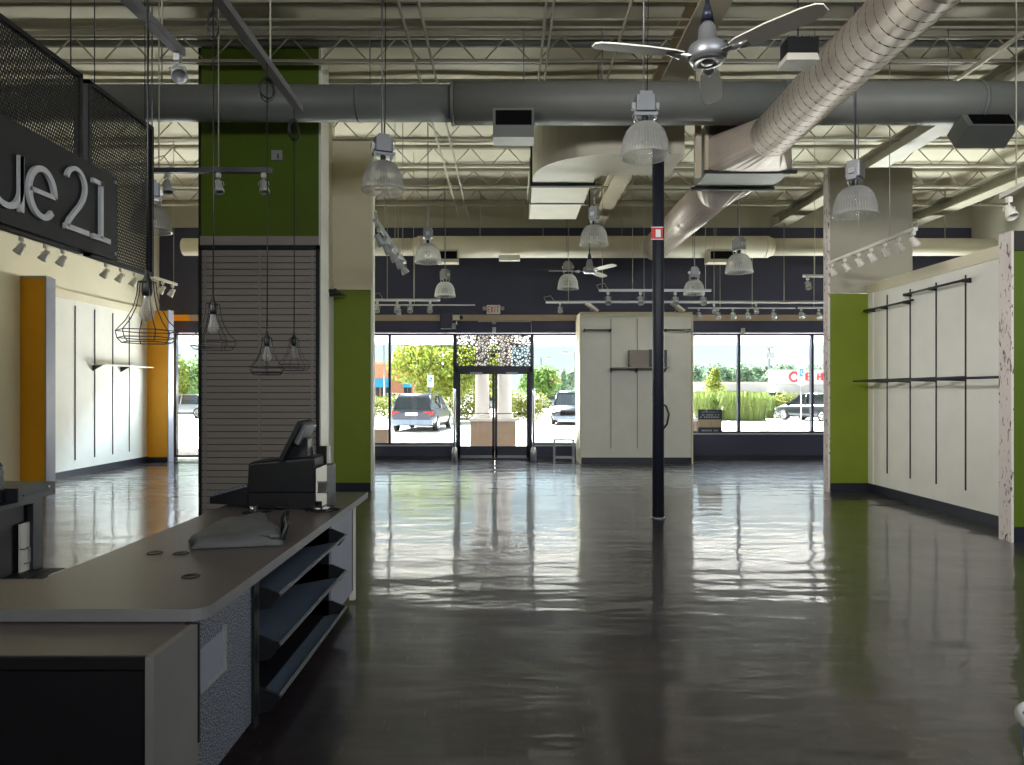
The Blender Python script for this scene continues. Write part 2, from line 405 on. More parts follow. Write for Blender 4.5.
struct('wall_left_inner', box(XL, -8.28, YB, 11.88, 0, 3.66), M['wall'])
# storefront wall: header, bulkheads, piers (one mesh of one wall), openings for windows and doors
ZT = 3.13                                                 # head of glazing
def X(px, Y=YS): return (px - VX) / F * Y
wl0, wl1 = X(174), X(320)                                 # window left of the column
a0, a1 = X(345), X(455)                                   # window left of the doors
d0, d1 = X(455), X(532)
m0, m1 = X(532), X(590)
r0, r1 = X(684), 11.2
mb = MB()
mb.box(XL, XR, YS, YS + .2, ZT + .02, 5.75)
mb.box(XL, wl0, YS, YS + .2, 0, ZT + .02); mb.box(wl1, a0, YS, YS + .2, 0, ZT + .02)
mb.box(m1, r0, YS, YS + .2, 0, ZT + .02); mb.box(r1, XR, YS, YS + .2, 0, ZT + .02)
mb.box(a0, a1, YS, YS + .2, 0, .33); mb.box(m0, m1, YS, YS + .2, 0, .33); mb.box(r0, r1, YS, YS + .2, 0, .62)
struct('wall_storefront', mb, M['navy'])
struct('trim_2', box(XL, XR, YS - .02, YS + .2, 5.75, ZD + .2), M['wall_grey'])
struct('trim_3', box(-7.9, XR, YS - .025, YS, 3.44, 3.59), M['stripe'])
struct('trim_4', box(XL, -7.9 - .0, YS - .025, YS, 3.44, 3.59), M['yellow'])
mb = MB(); mb.box(a0, a1, YS - .03, YS, 0, .09); mb.box(m0, m1, YS - .03, YS, 0, .09); mb.box(r0, r1, YS - .03, YS, 0, .11)
struct('baseboard_storefront', mb, M['navy_base'])

def window(name, x0, x1, z0, z1, mull, fm='navy_metal', sill=True):
    mb = MB(); t = .045
    mb.box(x0, x1, YS + .02, YS + .14, z1 - t, z1); mb.box(x0, x1, YS + .02, YS + .14, z0, z0 + t)
    mb.box(x0, x0 + t, YS + .02, YS + .14, z0, z1); mb.box(x1 - t, x1, YS + .02, YS + .14, z0, z1)
    o = struct(name, mb, M[fm])
    for x in mull:
        MB().box(x - .03, x + .03, YS + .02, YS + .14, z0, z1).build('mullion', M[fm], o)
    xs = [x0 + .02] + list(mull) + [x1 - .02]
    for k in range(len(xs) - 1):
        MB().box(xs[k], xs[k + 1], YS + .075, YS + .085, z0 + .02, z1 - .02).build('glass_pane', M['glass'], o)
    if sill: MB().box(x0, x1, YS - .03, YS + .16, z0 - .035, z0).build('sill', M['rail_grey'], o)
    return o
window('window_1', wl0, wl1, .06, ZT, [X(205)], sill=False)
window('window_2', a0, a1, .365, ZT, [X(389.5)])
window('window_3', m0, m1, .365, ZT, [])
window('window_4', r0, r1, .655, ZT, [X(739.5), X(813), X(813) + 1.83])
# door unit with transom
zh = H + 23 / F * YS
o = struct('window_5', MB().box(d0, d1, YS + .02, YS + .14, zh, zh + .05).box(d0, d1, YS + .02, YS + .14, ZT - .04, ZT)
    .box(d0, d0 + .04, YS + .02, YS + .14, zh, ZT).box(d1 - .04, d1, YS + .02, YS + .14, zh, ZT), M['navy_metal'])
MB().box(d0 + .02, d1 - .02, YS + .075, YS + .085, zh + .02, ZT - .02).build('glass_pane', M['glass'], o)
f = MB().box(d0 + .03, d1 - .03, YS + .066, YS + .072, zh + .03, ZT - .03).build('window_film', M['film'], o)
f['label'] = 'film printed with scattered dark fragments'
s = MB()
for (xx, zz, ww) in ((494, 351.5, 12), (494, 355.5, 6)):
    for k in range(int(ww / 1.6)):
        q = P(xx - ww / 2 + k * 1.6, zz, YS); s.box(q.x, q.x + .028, YS + .06, YS + .065, q.z - .03, q.z + .03)
s.build('decal_lettering', M['black'], o)
fr = struct('trim_5', MB().box(d0, d0 + .07, YS, YS + .16, 0, zh).box(d1 - .07, d1, YS, YS + .16, 0, zh)
    .box(d0, d1, YS, YS + .16, zh - .1, zh + .02).box(d0, d1, YS, YS + .2, 0, .035), M['navy_metal'])
dm = (d0 + d1) / 2 + .03
for k, (x0, x1, hx) in enumerate(((d0 + .07, dm - .003, dm - .1), (dm + .003, d1 - .07, dm + .1))):
    mb = MB(); st = .06; z1 = zh - .1
    mb.box(x0, x0 + st, YS + .04, YS + .1, .02, z1); mb.box(x1 - st, x1, YS + .04, YS + .1, .02, z1)
    mb.box(x0, x1, YS + .04, YS + .1, .036, .33); mb.box(x0, x1, YS + .04, YS + .1, z1 - .05, z1)
    o = struct('door_%d' % (k + 1), mb, M['navy_metal'])
    MB().box(x0 + st - .01, x1 - st + .01, YS + .066, YS + .074, .3, z1 - .05).build('glass_pane', M['glass'], o)
    MB().tube([(x0 + .03, YS - .02, 1.14), (x1 - .03, YS - .02, 1.14)], .014).box(x0 + .02, x0 + .06, YS - .03, YS + .05, 1.12, 1.16).box(x1 - .06, x1 - .02, YS - .03, YS + .05, 1.12, 1.16).build('push_bar', M['navy_metal'], o)
    MB().box(x0 + .06, x1 - .06, YS + .025, YS + .04, .04, .1).build('kick_plate', M['steel'], o)
    MB().box((x0 + x1) / 2 - .15, (x0 + x1) / 2 + .15, YS + .0, YS + .04, z1 - .06, z1 - .0).build('door_closer', M['steel'], o)

# partitions, fins
def slots(mb, plane, ys, z0, z1, d, w=.02, axis='x'):
    for y in ys:
        if axis == 'x': mb.box(plane, plane + d, y - w / 2, y + w / 2, z0, z1)
        else: mb.box(y - w / 2, y + w / 2, plane, plane + d, z0, z1)
# left wall panelling (white, with shelf standards)
struct('trim_6', box(XL, XL + .04, 12.05, 16.75, 3.5, 3.66), M['wall'])
p = struct('wall_panel_left', box(XL, XL + .02, 12.05, 16.75, .12, 3.5), M['white_panel'])
mb = MB()
for px in (75.5, 95, 113, 129.5): 
    yy = -8.62 * F / (px - VX); mb.box(XL + .02, XL + .032, yy - .012, yy + .012, .32, 3.4)
mb.build('shelf_standard', M['slat_back'], p)
struct('baseboard_left', box(XL, XL + .03, 12.05, YS, 0, .14), M['navy_base'])
MBf = lambda x0, x1, y0, y1, z1: box(x0, x1, y0, y1, .12, z1)
struct('wall_fin_left_near', MBf(XL, -7.86, 11.9, 12.03, 3.62), M['yellow'])
struct('trim_7', box(-7.86, -7.835, 11.88, 12.12, 0, 3.64), M['cab_light'])
struct('baseboard_left_near', box(XL, -7.86, 11.88, 12.04, 0, .12), M['navy_base'])
struct('trim_8', box(XL, -7.84, 11.88, 12.05, 3.62, 3.66), M['wall_grey'])
struct('wall_fin_left_far', MBf(XL, -8.14, 16.75, 16.9, 3.62), M['yellow'])
struct('trim_9', box(-8.14, -8.11, 16.73, 16.98, 0, 3.64), M['cab_light'])
struct('baseboard_left_far', box(XL, -8.14, 16.73, 16.9, 0, .12), M['navy_base'])
struct('trim_10', box(-8.36, -8.32, YS - .02, YS, 0, 3.1), M['yellow'])

# left column with slatwall
struct('wall_column_left', MB().box(-4.11, -2.53, 9.37, 9.75, 0, 3.76).box(-4.11, -2.53, 9.37, 9.75, 3.76, ZD), [M['green_dark']])
struct('trim_11', box(-4.115, -2.53, 9.35, 9.37, 3.64, 3.77), M['slat'])
struct('trim_12', MB().box(-2.53, -2.50, 9.36, 9.76, 0, ZD), M['white'])
struct('trim_13', MB().box(-4.14, -4.11, 9.36, 9.76, 0, ZD), M['black_matte'])
struct('wall_partition_left', MB().box(-3.15, -2.98, 9.75, 12.05, 0, ZD), M['wall'])
p = struct('wall_panel_partition_left', MB().box(-2.98, -2.96, 9.75, 11.9, .12, 3.42), M['white_panel'])
struct('trim_14', MB().box(-2.98, -2.95, 9.75, 11.9, 3.42, 3.56).box(-2.95, -2.33, 11.87, 11.9, 3.42, 3.56), M['wall'])
struct('wall_fin_partition_left', box(-2.98, -2.33, 11.9, 12.05, .14, 3.42), M['green'])
struct('wall_fin_upper_left', box(-2.98, -2.33, 11.9, 12.05, 3.42, 5.95), M['wall'])
struct('trim_15', MB().box(-2.33, -2.295, 11.88, 12.07, 0, 5.95), M['white'])
struct('baseboard_partition_left', box(-2.98, -2.33, 11.88, 12.05, 0, .14), M['navy_base'])
sw = thing('slatwall_panel', (-3.33, 9.33, 0), 'tall taupe slatwall panel in a black frame on the green column', 'slatwall')
mb = MB(); z = .04; x0, x1 = -4.08, -2.55
while z < 3.56:
    mb.box(x0, x1, 9.325, 9.34, z, min(z + .076, 3.6)); z += .0865
mb.build('slats', M['slat'], sw)
box(x0, x1, 9.34, 9.352, .03, 3.6).build('backing', M['slat_back'], sw)
MB().box(x0 - .03, x1 + .04, 9.3, 9.35, 3.58, 3.64).box(x0 - .035, x0, 9.3, 9.35, 0, 3.64).box(x1, x1 + .04, 9.3, 9.35, 0, 3.64).build('frame', M['black_matte'], sw)
for xx in (X(205, 9.32), X(259.5, 9.32), X(312, 9.32)):
    box(xx - .012, xx + .012, 9.316, 9.326, .04, 3.58).build('shelf_standard', M['slat'], sw)

# right wall
XW = 6.08
struct('wall_partition_right', MB().box(XW, XW + .16, 8.04, 11.8, 0, 3.42), M['white_panel'])
struct('trim_16', MB().box(XW - .02, XW + .18, 8.04, 11.8, 3.34, 3.50), M['wall'])
struct('baseboard_right', box(XW - .015, XW, 8.04, 11.8, 0, .15), M['navy_base'])
p = struct('trim_17', box(XW - .01, XW, 11.65, 11.8, .15, 3.34), M['white'])
for px in (887.5, 910.5, 936.5, 966):
    yy = XW * F / (px - VX)
    so = MB().box(XW - .012, XW, yy - .009, yy + .009, .38, 3.24).build('wall_standard', M['slat_back'])
    tag(so, 'slim dark slotted shelf standard on the white right wall, %s' % {887.5: 'nearest the green pilaster', 910.5: 'second from the green pilaster', 936.5: 'third from the green pilaster', 966: 'closest to the torn drywall edge'}[px], 'shelf standard', 'slotted standards on the right wall')
struct('wall_fin_right_near', box(5.68, XW + .9, 7.88, 8.04, .17, 3.28), M['green_dark'])
struct('trim_18', box(5.68, XW + .9, 7.86, 8.04, 3.28, 3.5), M['slat_back'])
struct('trim_19', box(5.65, 5.68, 7.86, 8.06, 0, 3.5), M['torn'])
struct('baseboard_right_near', box(5.68, XW + .9, 7.86, 8.04, 0, .17), M['navy_base'])
struct('wall_fin_right_far', box(5.42, XW, 11.8, 11.93, .15, 3.34), M['green'])
struct('wall_fin_upper_right', MB().box(5.42, 6.82, 11.8, 11.93, 3.36, 5.47), M['wall_grey'])
struct('trim_20', box(5.385, 5.42, 11.78, 11.95, 0, 5.47), M['torn'])
struct('baseboard_right_far', box(5.42, XW, 11.78, 11.93, 0, .15), M['navy_base'])

# display bay between the doors and the right window
bx0, bx1 = X(581, 16.4), X(691.5, 16.4)
struct('wall_display_bay', MB().box(bx0, bx1, 16.42, YS, .14, 3.45), M['white_panel'])
struct('trim_21', box(bx0 - .02, bx1 + .02, 16.38, YS, 3.45, 3.55), M['wall'])
struct('baseboard_display_bay', box(bx0, bx1, 16.4, YS, 0, .14), M['navy_base'])
struct('trim_22', MB().box(bx0 - .03, bx0, 16.36, YS, 0, 3.45).box(bx1, bx1 + .03, 16.36, YS, 0, 3.45), M['wall'])
for px in (611, 637.5, 663.5):
    o = box(X(px, 16.4) - .008, X(px, 16.4) + .008, 16.405, 16.42, .35, 3.4).build('wall_standard', M['slat'])
    tag(o, {611: 'thin slotted standard left of the shelf on the white display bay', 637.5: 'thin slotted standard running behind the shelf box on the white display bay', 663.5: 'thin slotted standard right behind the dark pole on the white display bay'}[px], 'shelf standard', 'slotted standards on the display bay')

# ------------------------------------------------------------------ roof steel
ORD = ['first', 'second', 'third', 'fourth', 'fifth', 'sixth', 'seventh', 'eighth', 'ninth', 'tenth', 'eleventh', 'twelfth']
ZB = 5.98
jt = thing('roof_joist', (0, 16.15, ZB), 'x', 'roof joist', 'open web steel roof joists')
L0, L1 = XL + .02, XR - .02
local_build(MB().box(L0, L1, -.045, -.012, -.0, .04).box(L0, L1, .012, .045, 0, .04), 'bottom_chord', M['joist'], jt)
local_build(MB().box(L0, L1, -.055, -.012, .34, .40).box(L0, L1, .012, .055, .34, .40), 'top_chord', M['joist'], jt)
mb = MB(); x = L0 + .1; per = .71
while x + per < L1:
    mb.tube([(x, 0, .36), (x + per / 2 - .045, 0, .03)], .011, 5); mb.tube([(x + per / 2 + .045, 0, .03), (x + per, 0, .36)], .011, 5); x += per
local_build(mb, 'web', M['joist'], jt)
jy = [16.15, 14.75, 13.35, 11.95, 10.55, 9.15, 7.75, 6.35]
for k, y in enumerate(jy):
    o = jt if k == 0 else copy_tree(jt)
    o.location = (0, y, ZB)
    o['label'] = 'cream zigzag steel roof joist, %s counted from the storefront wall' % ORD[k]
for nm, x, lab in (('roof_girder', 2.17, 'wide cream girder running away overhead, above the dark steel pole'), ('roof_girder', 6.7, 'cream girder running away overhead, above the right wall'), ('roof_girder', 9.9, 'cream girder overhead at the far right side')):
    g = MB(); g.box(x - .17, x + .17, -1, YS - .1, 5.75, 5.78).box(x - .17, x + .17, -1, YS - .1, 6.0, 6.03).box(x - .012, x + .012, -1, YS - .1, 5.78, 6.0)
    tag(g.build(nm, M['girder'] if x < 3 else M['joist']), lab, 'girder', 'roof girders')
for x, z, lab in ((-1.2, 5.95, 'thin cream bridging rod overhead, leftmost of the five'), (-.98, 5.95, 'thin cream bridging rod overhead, just right of the leftmost'), (.42, 5.95, 'thin cream bridging rod overhead, left one of the middle pair'), (.50, 5.95, 'thin cream bridging rod overhead, right one of the middle pair'), (1.35, 5.95, 'thin cream bridging rod overhead, just left of the wide girder')):
    tag(MB().tube([(x, 6.0, z), (x, YS - .1, z)], .018, 6).build('bridging_rod', M['joist']), lab, 'rod', 'bridging rods under the joists')
tag(MB().tube([(L0, 9.32, 6.33), (L1, 9.32, 6.33)], .055, 10).build('sprinkler_pipe', M['duct']), 'dark painted pipe spanning the whole ceiling near the picture top', 'pipe')
for k, (y, z, r) in enumerate(((8.05, 5.97, .016), (8.2, 5.96, .02), (8.45, 5.97, .016))):
    tag(MB().tube([(L0, y, z), (L1, y, z)], r, 6).build('conduit_pipe', M['joist']), 'thin conduit crossing the ceiling at the picture top, %s of three' % ('highest', 'middle', 'lowest')[k], 'pipe', 'conduits crossing the ceiling')
tag(MB().tube([(6.05, 6.5, 5.9), (6.05, 10.3, 5.9)], .03, 8).build('branch_pipe', M['duct_white']), 'pale slanting sprinkler branch pipe above the right duct grille', 'pipe')

# pole
o = thing('support_pole', (2.01, 9.37, 0), 'tall dark navy round steel pole standing in mid floor', 'pole')
MB().lathe([(.078, 0), (.078, 5.75)], (2.01, 9.37, 0), 28, caps=True).build('shaft', M['pole'], o)
MB().lathe([(.1, 0), (.1, .015), (.08, .02)], (2.01, 9.37, 0), 28, caps=True).build('base_ring', M['steel'], o)
q = P(657, 233.5, 9.28)
sg = thing('extinguisher_sign', (q.x, 9.28, q.z), 'small red fire extinguisher sign high on the dark pole', 'sign')
MB().box(q.x - .075, q.x + .075, 9.27, 9.285, q.z - .08, q.z + .08).build('plate', M['red'], sg)
MB().box(q.x - .02, q.x + .045, 9.262, 9.27, q.z - .05, q.z + .05).build('pictogram', M['label'], sg)
MB().box(q.x - .085, q.x + .085, 9.26, 9.268, q.z - .085, q.z - .075).box(q.x - .085, q.x + .085, 9.26, 9.268, q.z + .075, q.z + .085).build('border', M['label'], sg)

# ------------------------------------------------------------------ ducts
def duct_x(mb, segs, y, z, n=32):
    for (x0, x1, r) in segs: mb.tube([(x0, y, z), (x1, y, z)], r, n)
    return mb
zc = 1.7 + 287.5 / F * 8.9
d = thing('round_air_duct', (1, 8.9, zc), 'large grey round air duct crossing the ceiling in front of the green column', 'air duct')
mb = duct_x(MB(), [(-8.4, X(453, 8.9), .225), (X(453, 8.9), X(785, 8.9), .262), (X(778, 8.9), 7.6, .262)], 8.9, zc).build('duct_body', M['duct'], d)
mb = MB()
for x in [X(453, 8.9), X(782, 8.9), X(975, 8.9)]: mb.tube([(x - .02, 8.9, zc), (x + .02, 8.9, zc)], .275, 32)
for x in (-6, -3.6, -1.9): mb.tube([(x - .012, 8.9, zc), (x + .012, 8.9, zc)], .23, 32)
mb.build('seam_bands', M['duct'], d)
mb = MB()
for x in (-7, -4.4, X(370, 8.9), .2, 1.2, 3.9, 5.6): mb.tube([(x, 8.9, zc + .2), (x, 8.9, 6.3)], .008, 5)
mb.build('hanger_rods', M['steel'], d)
g = d
x0, x1 = X(493, 8.6), X(534, 8.6)
MB().box(x0, x1, 8.58, 8.9, H + (VY - 137) / F * 8.58, H + (VY - 108) / F * 8.58).build('grille_collar', M['duct'], g)
gr = MB()
gx0, gx1, gz0, gz1 = x0 + .03, x1 - .03, H + (VY - 124.5) / F * 8.57, H + (VY - 110) / F * 8.57
gr.box(gx0, gx1, 8.572, 8.58, gz0, gz1)
k = gx0 + .02
while k < gx1: gr.box(k, k + .006, 8.56, 8.575, gz0, gz1); k += .022
gr.build('grille', M['dark_grille'], g)
# right register, tilted down
Mx = Matrix.Translation(P(990, 121, 8.7)) @ Matrix.Rotation(math.radians(-35), 4, 'X')
MB().box(-.33, .3, -.02, .3, -.13, .14, Mx).build('grille_collar', M['duct'], g)
gr = MB().box(-.25, .25, -.03, -.02, -.09, .09, Mx)
for k in range(16): gr.box(-.24 + k * .032, -.234 + k * .032, -.04, -.03, -.09, .09, Mx)
gr.build('grille', M['dark_grille'], g)

zc2 = 1.7 + 144 / F * 16.2
d = thing('round_air_duct', (1, 16.2, zc2), 'pale round air duct crossing along the far navy wall', 'air duct')
duct_x(MB(), [(-7.5, X(418, 16.2), .2), (X(418, 16.2), X(768, 16.2), .25), (X(768, 16.2), 11.2, .2)], 16.2, zc2).build('duct_body', M['duct_white'], d)
mb = MB()
for x in (X(418, 16.2), X(768, 16.2)): mb.tube([(x - .1, 16.2, zc2), (x + .1, 16.2, zc2)], [.255, .205] if x > 0 else [.205, .255], 32)
mb.build('reducer', M['duct_white'], d)
mb = MB()
for px in (398, 480, 543, 622, 716, 880, 945): mb.tube([(X(px, 16.2), 16.2, zc2 + .15), (X(px, 16.2), 16.2, 6.4)], .012, 5)
mb.build('hanger_rods', M['joist'], d)
for px0, px1 in ((437, 458), (708, 736)):
    a, b = X(px0, 15.9), X(px1, 15.9); zz = H + (VY - 261) / F * 15.9
    MB().box(a, b, 15.9, 16.2, zz - .03, zz + .28).build('grille_collar', M['duct_white'], d)
    MB().box(a + .06, b - .02, 15.88, 15.9, zz + .05, zz + .22).build('grille', M['dark_grille'], d)
MB().box(X(499, 16), X(520, 16), 15.93, 16.05, zc2 - .36, zc2 - .24).build('access_panel', M['white'], d)

# spiral duct in two runs with a fan box between
def spiral(name, A, B, r, lab, n=36):
    A, B = Vector(A), Vector(B); o = thing(name, A, lab, 'air duct', 'spiral air ducts')
    MB().tube([A, B], r, n, caps=False).build('duct_body', M['spiral'], o, solid=.004)
    L = (B - A).length; ax = (B - A).normalized(); s1 = ax.cross(Vector((0, 0, 1))).normalized(); s2 = s1.cross(ax)
    pts = []; pitch = .135; N = int(L / pitch * 24)
    for i in range(N + 1):
        a = 2 * PI * i / 24; pts.append(A + ax * (pitch * i / 24) + (r + .001) * (math.cos(a) * s1 + math.sin(a) * s2))
    MB().tube(pts, .0038, 4).build('spiral_seam', M['slat_back'], o)
    return o
s1 = spiral('spiral_duct', (3.24, .5, 4.84), (3.24, 8.62, 4.84), .262, 'big galvanised spiral duct sweeping in from the top right')
MB().loft([[(3.24 + .262 * math.cos(a), 8.6, 4.84 + .262 * math.sin(a)) for a in [PI / 4 + 2 * PI * k / 32 for k in range(32)]],
           [(3.21 + .55 * max(-1, min(1, 1.3 * math.cos(a))), 9.3, 4.85 + .25 * max(-1, min(1, 1.3 * math.sin(a)))) for a in [PI / 4 + 2 * PI * k / 32 for k in range(32)]]], smooth=False).build('transition', M['spiral'], s1)
fb = thing('fan_box', (3.2, 9.65, 4.6), 'square sheet metal fan box joining the two spiral ducts', 'fan box')
MB().box(2.66, 3.77, 9.3, 10.02, 4.61, 5.3).build('housing', M['duct'], fb)
MB().box(2.6, 3.83, 9.27, 9.31, 4.585, 4.63).box(2.62, 3.8, 9.98, 10.05, 4.57, 4.61).build('flange', M['slat_back'], fb)
MB().box(2.5, 2.57, 9.3, 9.38, 4.55, 5.95).box(2.62, 2.66, 9.28, 9.34, 4.6, 5.95).build('hanger', M['girder'], fb)
s2 = spiral('spiral_duct', (3.12, 10.45, 4.72), (3.34, 15.75, 4.97), .3, 'second pale spiral duct running from the fan box to the far duct')
MB().tube([(3.34, 15.7, 4.97), (3.345, 15.95, 4.98), (3.35, 16.1, 5.0)], [.3, .3, .26], 32).build('end_cap', M['duct_white'], s2)
MB().loft([[(3.2 + .5 * max(-1, min(1, 1.3 * math.cos(a))), 10.02, 4.9 + .28 * max(-1, min(1, 1.3 * math.sin(a)))) for a in [2 * PI * k / 32 for k in range(32)]],
           [(3.12 + .3 * math.cos(a), 10.47, 4.72 + .3 * math.sin(a)) for a in [2 * PI * k / 32 for k in range(32)]]]).build('transition', M['spiral'], s2)

# rectangular elbow duct
d = thing('rectangular_air_duct', (1.2, 9.6, 4.94), 'wide pale rectangular duct curving from the wide girder to run away from view', 'air duct')
zb, zt = 4.94, 5.7; xo, yo, R = .38, 9.58, 1.05
outer = [(2.42, yo)] + [(xo + R - R * math.sin(t), yo + R - R * math.cos(t)) for t in [PI / 2 * k / 10 for k in range(11)]] + [(xo, 10.95)]
inner = [(1.33, 10.95), (1.33, 10.6), (1.4, 10.5), (2.42, 10.5)]
MB().prism((outer + inner)[::-1], zb, zt).build('elbow', M['duct_white'], d)
MB().box(xo - .03, 1.36, 10.92, 11.02, zb - .04, zt + .03).build('flange', M['slat_back'], d)
MB().box(xo + .01, 1.3, 11.02, 12.0, zb - .02, zt - .02).box(xo + .02, 1.28, 12.05, 13.2, zb - .0, zt - .05).build('straight_run', M['duct_white'], d)
MB().box(xo - .01, 1.32, 12.0, 12.05, zb - .035, zt).build('flange', M['duct'], d)
MB().tube([(1.25, 9.7, zb), (1.25, 9.7, 6.3)], .01, 5).tube([(.5, 11.5, zb), (.5, 11.5, 6.3)], .01, 5).tube([(2.3, 9.75, zb), (2.3, 9.75, 5.75)], .01, 5).build('hanger_rods', M['steel'], d)

# ------------------------------------------------------------------ pendant high-bay lamps
def lamp(sc_=1.0):
    t = thing('pendant_lamp', (0, 0, 0), 'x', 'pendant lamp', 'glass high bay pendant lamps')
    prof = []
    for k in range(15):
        u = k / 14; r = .06 + .165 * (math.sin(u * PI / 2)) ** .8; prof.append((r, .30 * (1 - u ** 1.7)))
    prof.append((.236, -.008)); prof.append((.236, -.022)); prof.append((.222, -.022))
    local_build(MB().lathe(prof, n=40), 'glass_shade', M['shade'], t)
    mb = MB()
    for k in range(48):
        a = 2 * PI * k / 48
        mb.tube([((p_[0] + .001) * math.cos(a), (p_[0] + .001) * math.sin(a), p_[1]) for p_ in prof[::3]] , .0016, 3, caps=False)
    r_ = local_build(mb, 'shade_ribs', M['rail_grey'], t)
    local_build(MB().lathe([(.0, .31), (.055, .31), (.062, .30), (.062, .26), (.0, .26)], n=20).lathe([(0.03, .37), (.03, .3)], n=12), 'socket', M['black'], t)
    local_build(MB().lathe([(.012, .26), (.035, .22), (.045, .15), (.03, .09), (0, .07)], n=16), 'bulb', M['bulb'], t)
    local_build(MB().rbox(-.095, .095, -.08, .08, .40, .55, .02).box(-.06, .06, -.06, .06, .55, .59).box(-.115, .115, -.05, .05, .365, .395), 'ballast_box', M['steel'], t)
    for sx in (-1, 1):
        mb = MB()
        for sy in (-1, 1): mb.tube([(sx * .095, sy * .04, .40), (sx * .098, sy * .04, .33), (sx * .06, sy * .03, .29)], .007, 5)
        mb.box(sx * .11 - .02, sx * .11 + .02, -.03, .03, .43, .49)
        local_build(mb, 'clamp', M['chrome'], t)
    local_build(MB().tube([(-.012, 0, .58), (-.012, 0, 2.7)], .009, 6), 'stem', M['steel'], t)
    local_build(MB().tube([(.02, 0, .58), (.03, 0, 1.4), (.02, 0, 2.7)], .005, 5), 'power_cord', M['rubber'], t)
    return t
lp = lamp()
lamps = [(645, 165, 6.7, 'large glass pendant lamp hanging in front of the dark pole top'),
         (383, 197, 7.7, 'glass pendant lamp hanging beside the upper beige pilaster on the left'),
         (855, 221, 7.8, 'glass pendant lamp hanging before the grey wall at right'),
         (594, 248, 11.35, 'glass pendant lamp hanging right of the rectangular duct'),
         (428, 265, 12.1, 'glass pendant lamp hanging left, in front of the pale far duct'),
         (739, 275, 12.1, 'glass pendant lamp hanging in front of the right part of the far duct'),
         (445, 298, 15.6, 'small distant glass pendant lamp low on the left, above the camera and dark box'),
         (568, 290.5, 15.5, 'small distant glass pendant lamp beside the far ceiling fan'),
         (694, 296, 15.5, 'small distant glass pendant lamp just right of the dark pole'),
         (151, 236, 8.4, 'glass pendant lamp half hidden behind the mesh sign at left')]
for k, (px, py, Y, lab) in enumerate(lamps):
    o = lp if k == 0 else copy_tree(lp)
    q = P(px, py, Y); o.location = (q.x, q.y, H + (VY - py) / F * (Y + .24) + .02); o['label'] = lab; o.rotation_euler = (0, 0, .4 * k)

# ------------------------------------------------------------------ ceiling fans
def fan():
    t = thing('ceiling_fan', (0, 0, 0), 'x', 'ceiling fan', 'three blade ceiling fans')
    local_build(MB().lathe([(.012, .2), (.03, .2), (.05, .17), (.06, .08), (.105, .06), (.115, .03), (.115, -.01), (.1, -.03), (.05, -.035), (0, -.035)], n=32), 'motor_housing', M['steel'], t)
    local_build(MB().lathe([(.1, -.031), (.095, -.04), (.06, -.045), (.055, -.037), (.035, -.037), (.03, -.05), (0, -.05)], n=32), 'hub_cap', M['chrome'], t)
    local_build(MB().tube([(0, 0, .18), (0, 0, 2.6)], .013, 10).lathe([(.03, .26), (.04, .2), (.02, .3)], n=14), 'downrod', M['navy_metal'], t)
    for k in range(3):
        R = Matrix.Rotation(2 * PI * k / 3, 4, 'Z') @ Matrix.Rotation(math.radians(-10), 4, 'X')
        pts = []
        for u, wdt in ((.16, .035), (.22, .055), (.4, .07), (.6, .068), (.68, .055), (.71, .03)): pts.append((u, -wdt))
        for u, wdt in ((.71, .03), (.68, .055), (.6, .068), (.4, .07), (.22, .055), (.16, .035)): pts.append((u, wdt))
        b = local_build(MB().prism(pts, -.004, .004, 'z', R), 'blade', M['white'] , t)
        mb = MB().box(.09, .2, -.02, .02, -.012, -.004, R).tube([tuple(R @ Vector((.18, 0, -.008))), tuple(R @ Vector((.26, 0, -.008)))], [.03, .006], 8)
        bk = local_build(mb, 'blade_bracket', M['chrome'], t)
    return t
fn = fan()
M['fan_white'] = M['white']
fn.location = (1.19, 4.18, 3.7); fn.rotation_euler = (0, 0, math.radians(71)); fn['label'] = 'large near ceiling fan with three blades, at the top of the picture'
f2 = copy_tree(fn); q = P(589.5, 271, 12.2); f2.location = q; f2.rotation_euler = (0, 0, math.radians(180)); f2['label'] = 'small distant ceiling fan in front of the navy wall'

# flood light hanging at upper right
q = P(798, 66, 6.2)
fl = thing('high_bay_floodlight', q, 'boxy black and white floodlight hanging beside the spiral duct', 'floodlight')
MB().loft([[(q.x - .13, 6.1, q.z + .07), (q.x + .13, 6.1, q.z + .07), (q.x + .13, 6.3, q.z + .07), (q.x - .13, 6.3, q.z + .07)],
           [(q.x - .15, 6.08, q.z), (q.x + .14, 6.08, q.z), (q.x + .14, 6.3, q.z), (q.x - .15, 6.3, q.z)]], caps=True).build('reflector', M['white'], fl)
MB().box(q.x - .12, q.x + .15, 6.12, 6.3, q.z + .07, q.z + .22).build('ballast_box', M['black'], fl)
mb = MB()
for k in range(9): mb.box(q.x - .12 + k * .03, q.x - .112 + k * .03, 6.11, 6.31, q.z + .22, q.z + .235)
mb.build('cooling_fins', M['steel'], fl)
MB().tube([(q.x, 6.2, q.z + .2), (q.x, 6.2, 6.3)], .006, 5).build('hanger_rod', M['black'], fl)

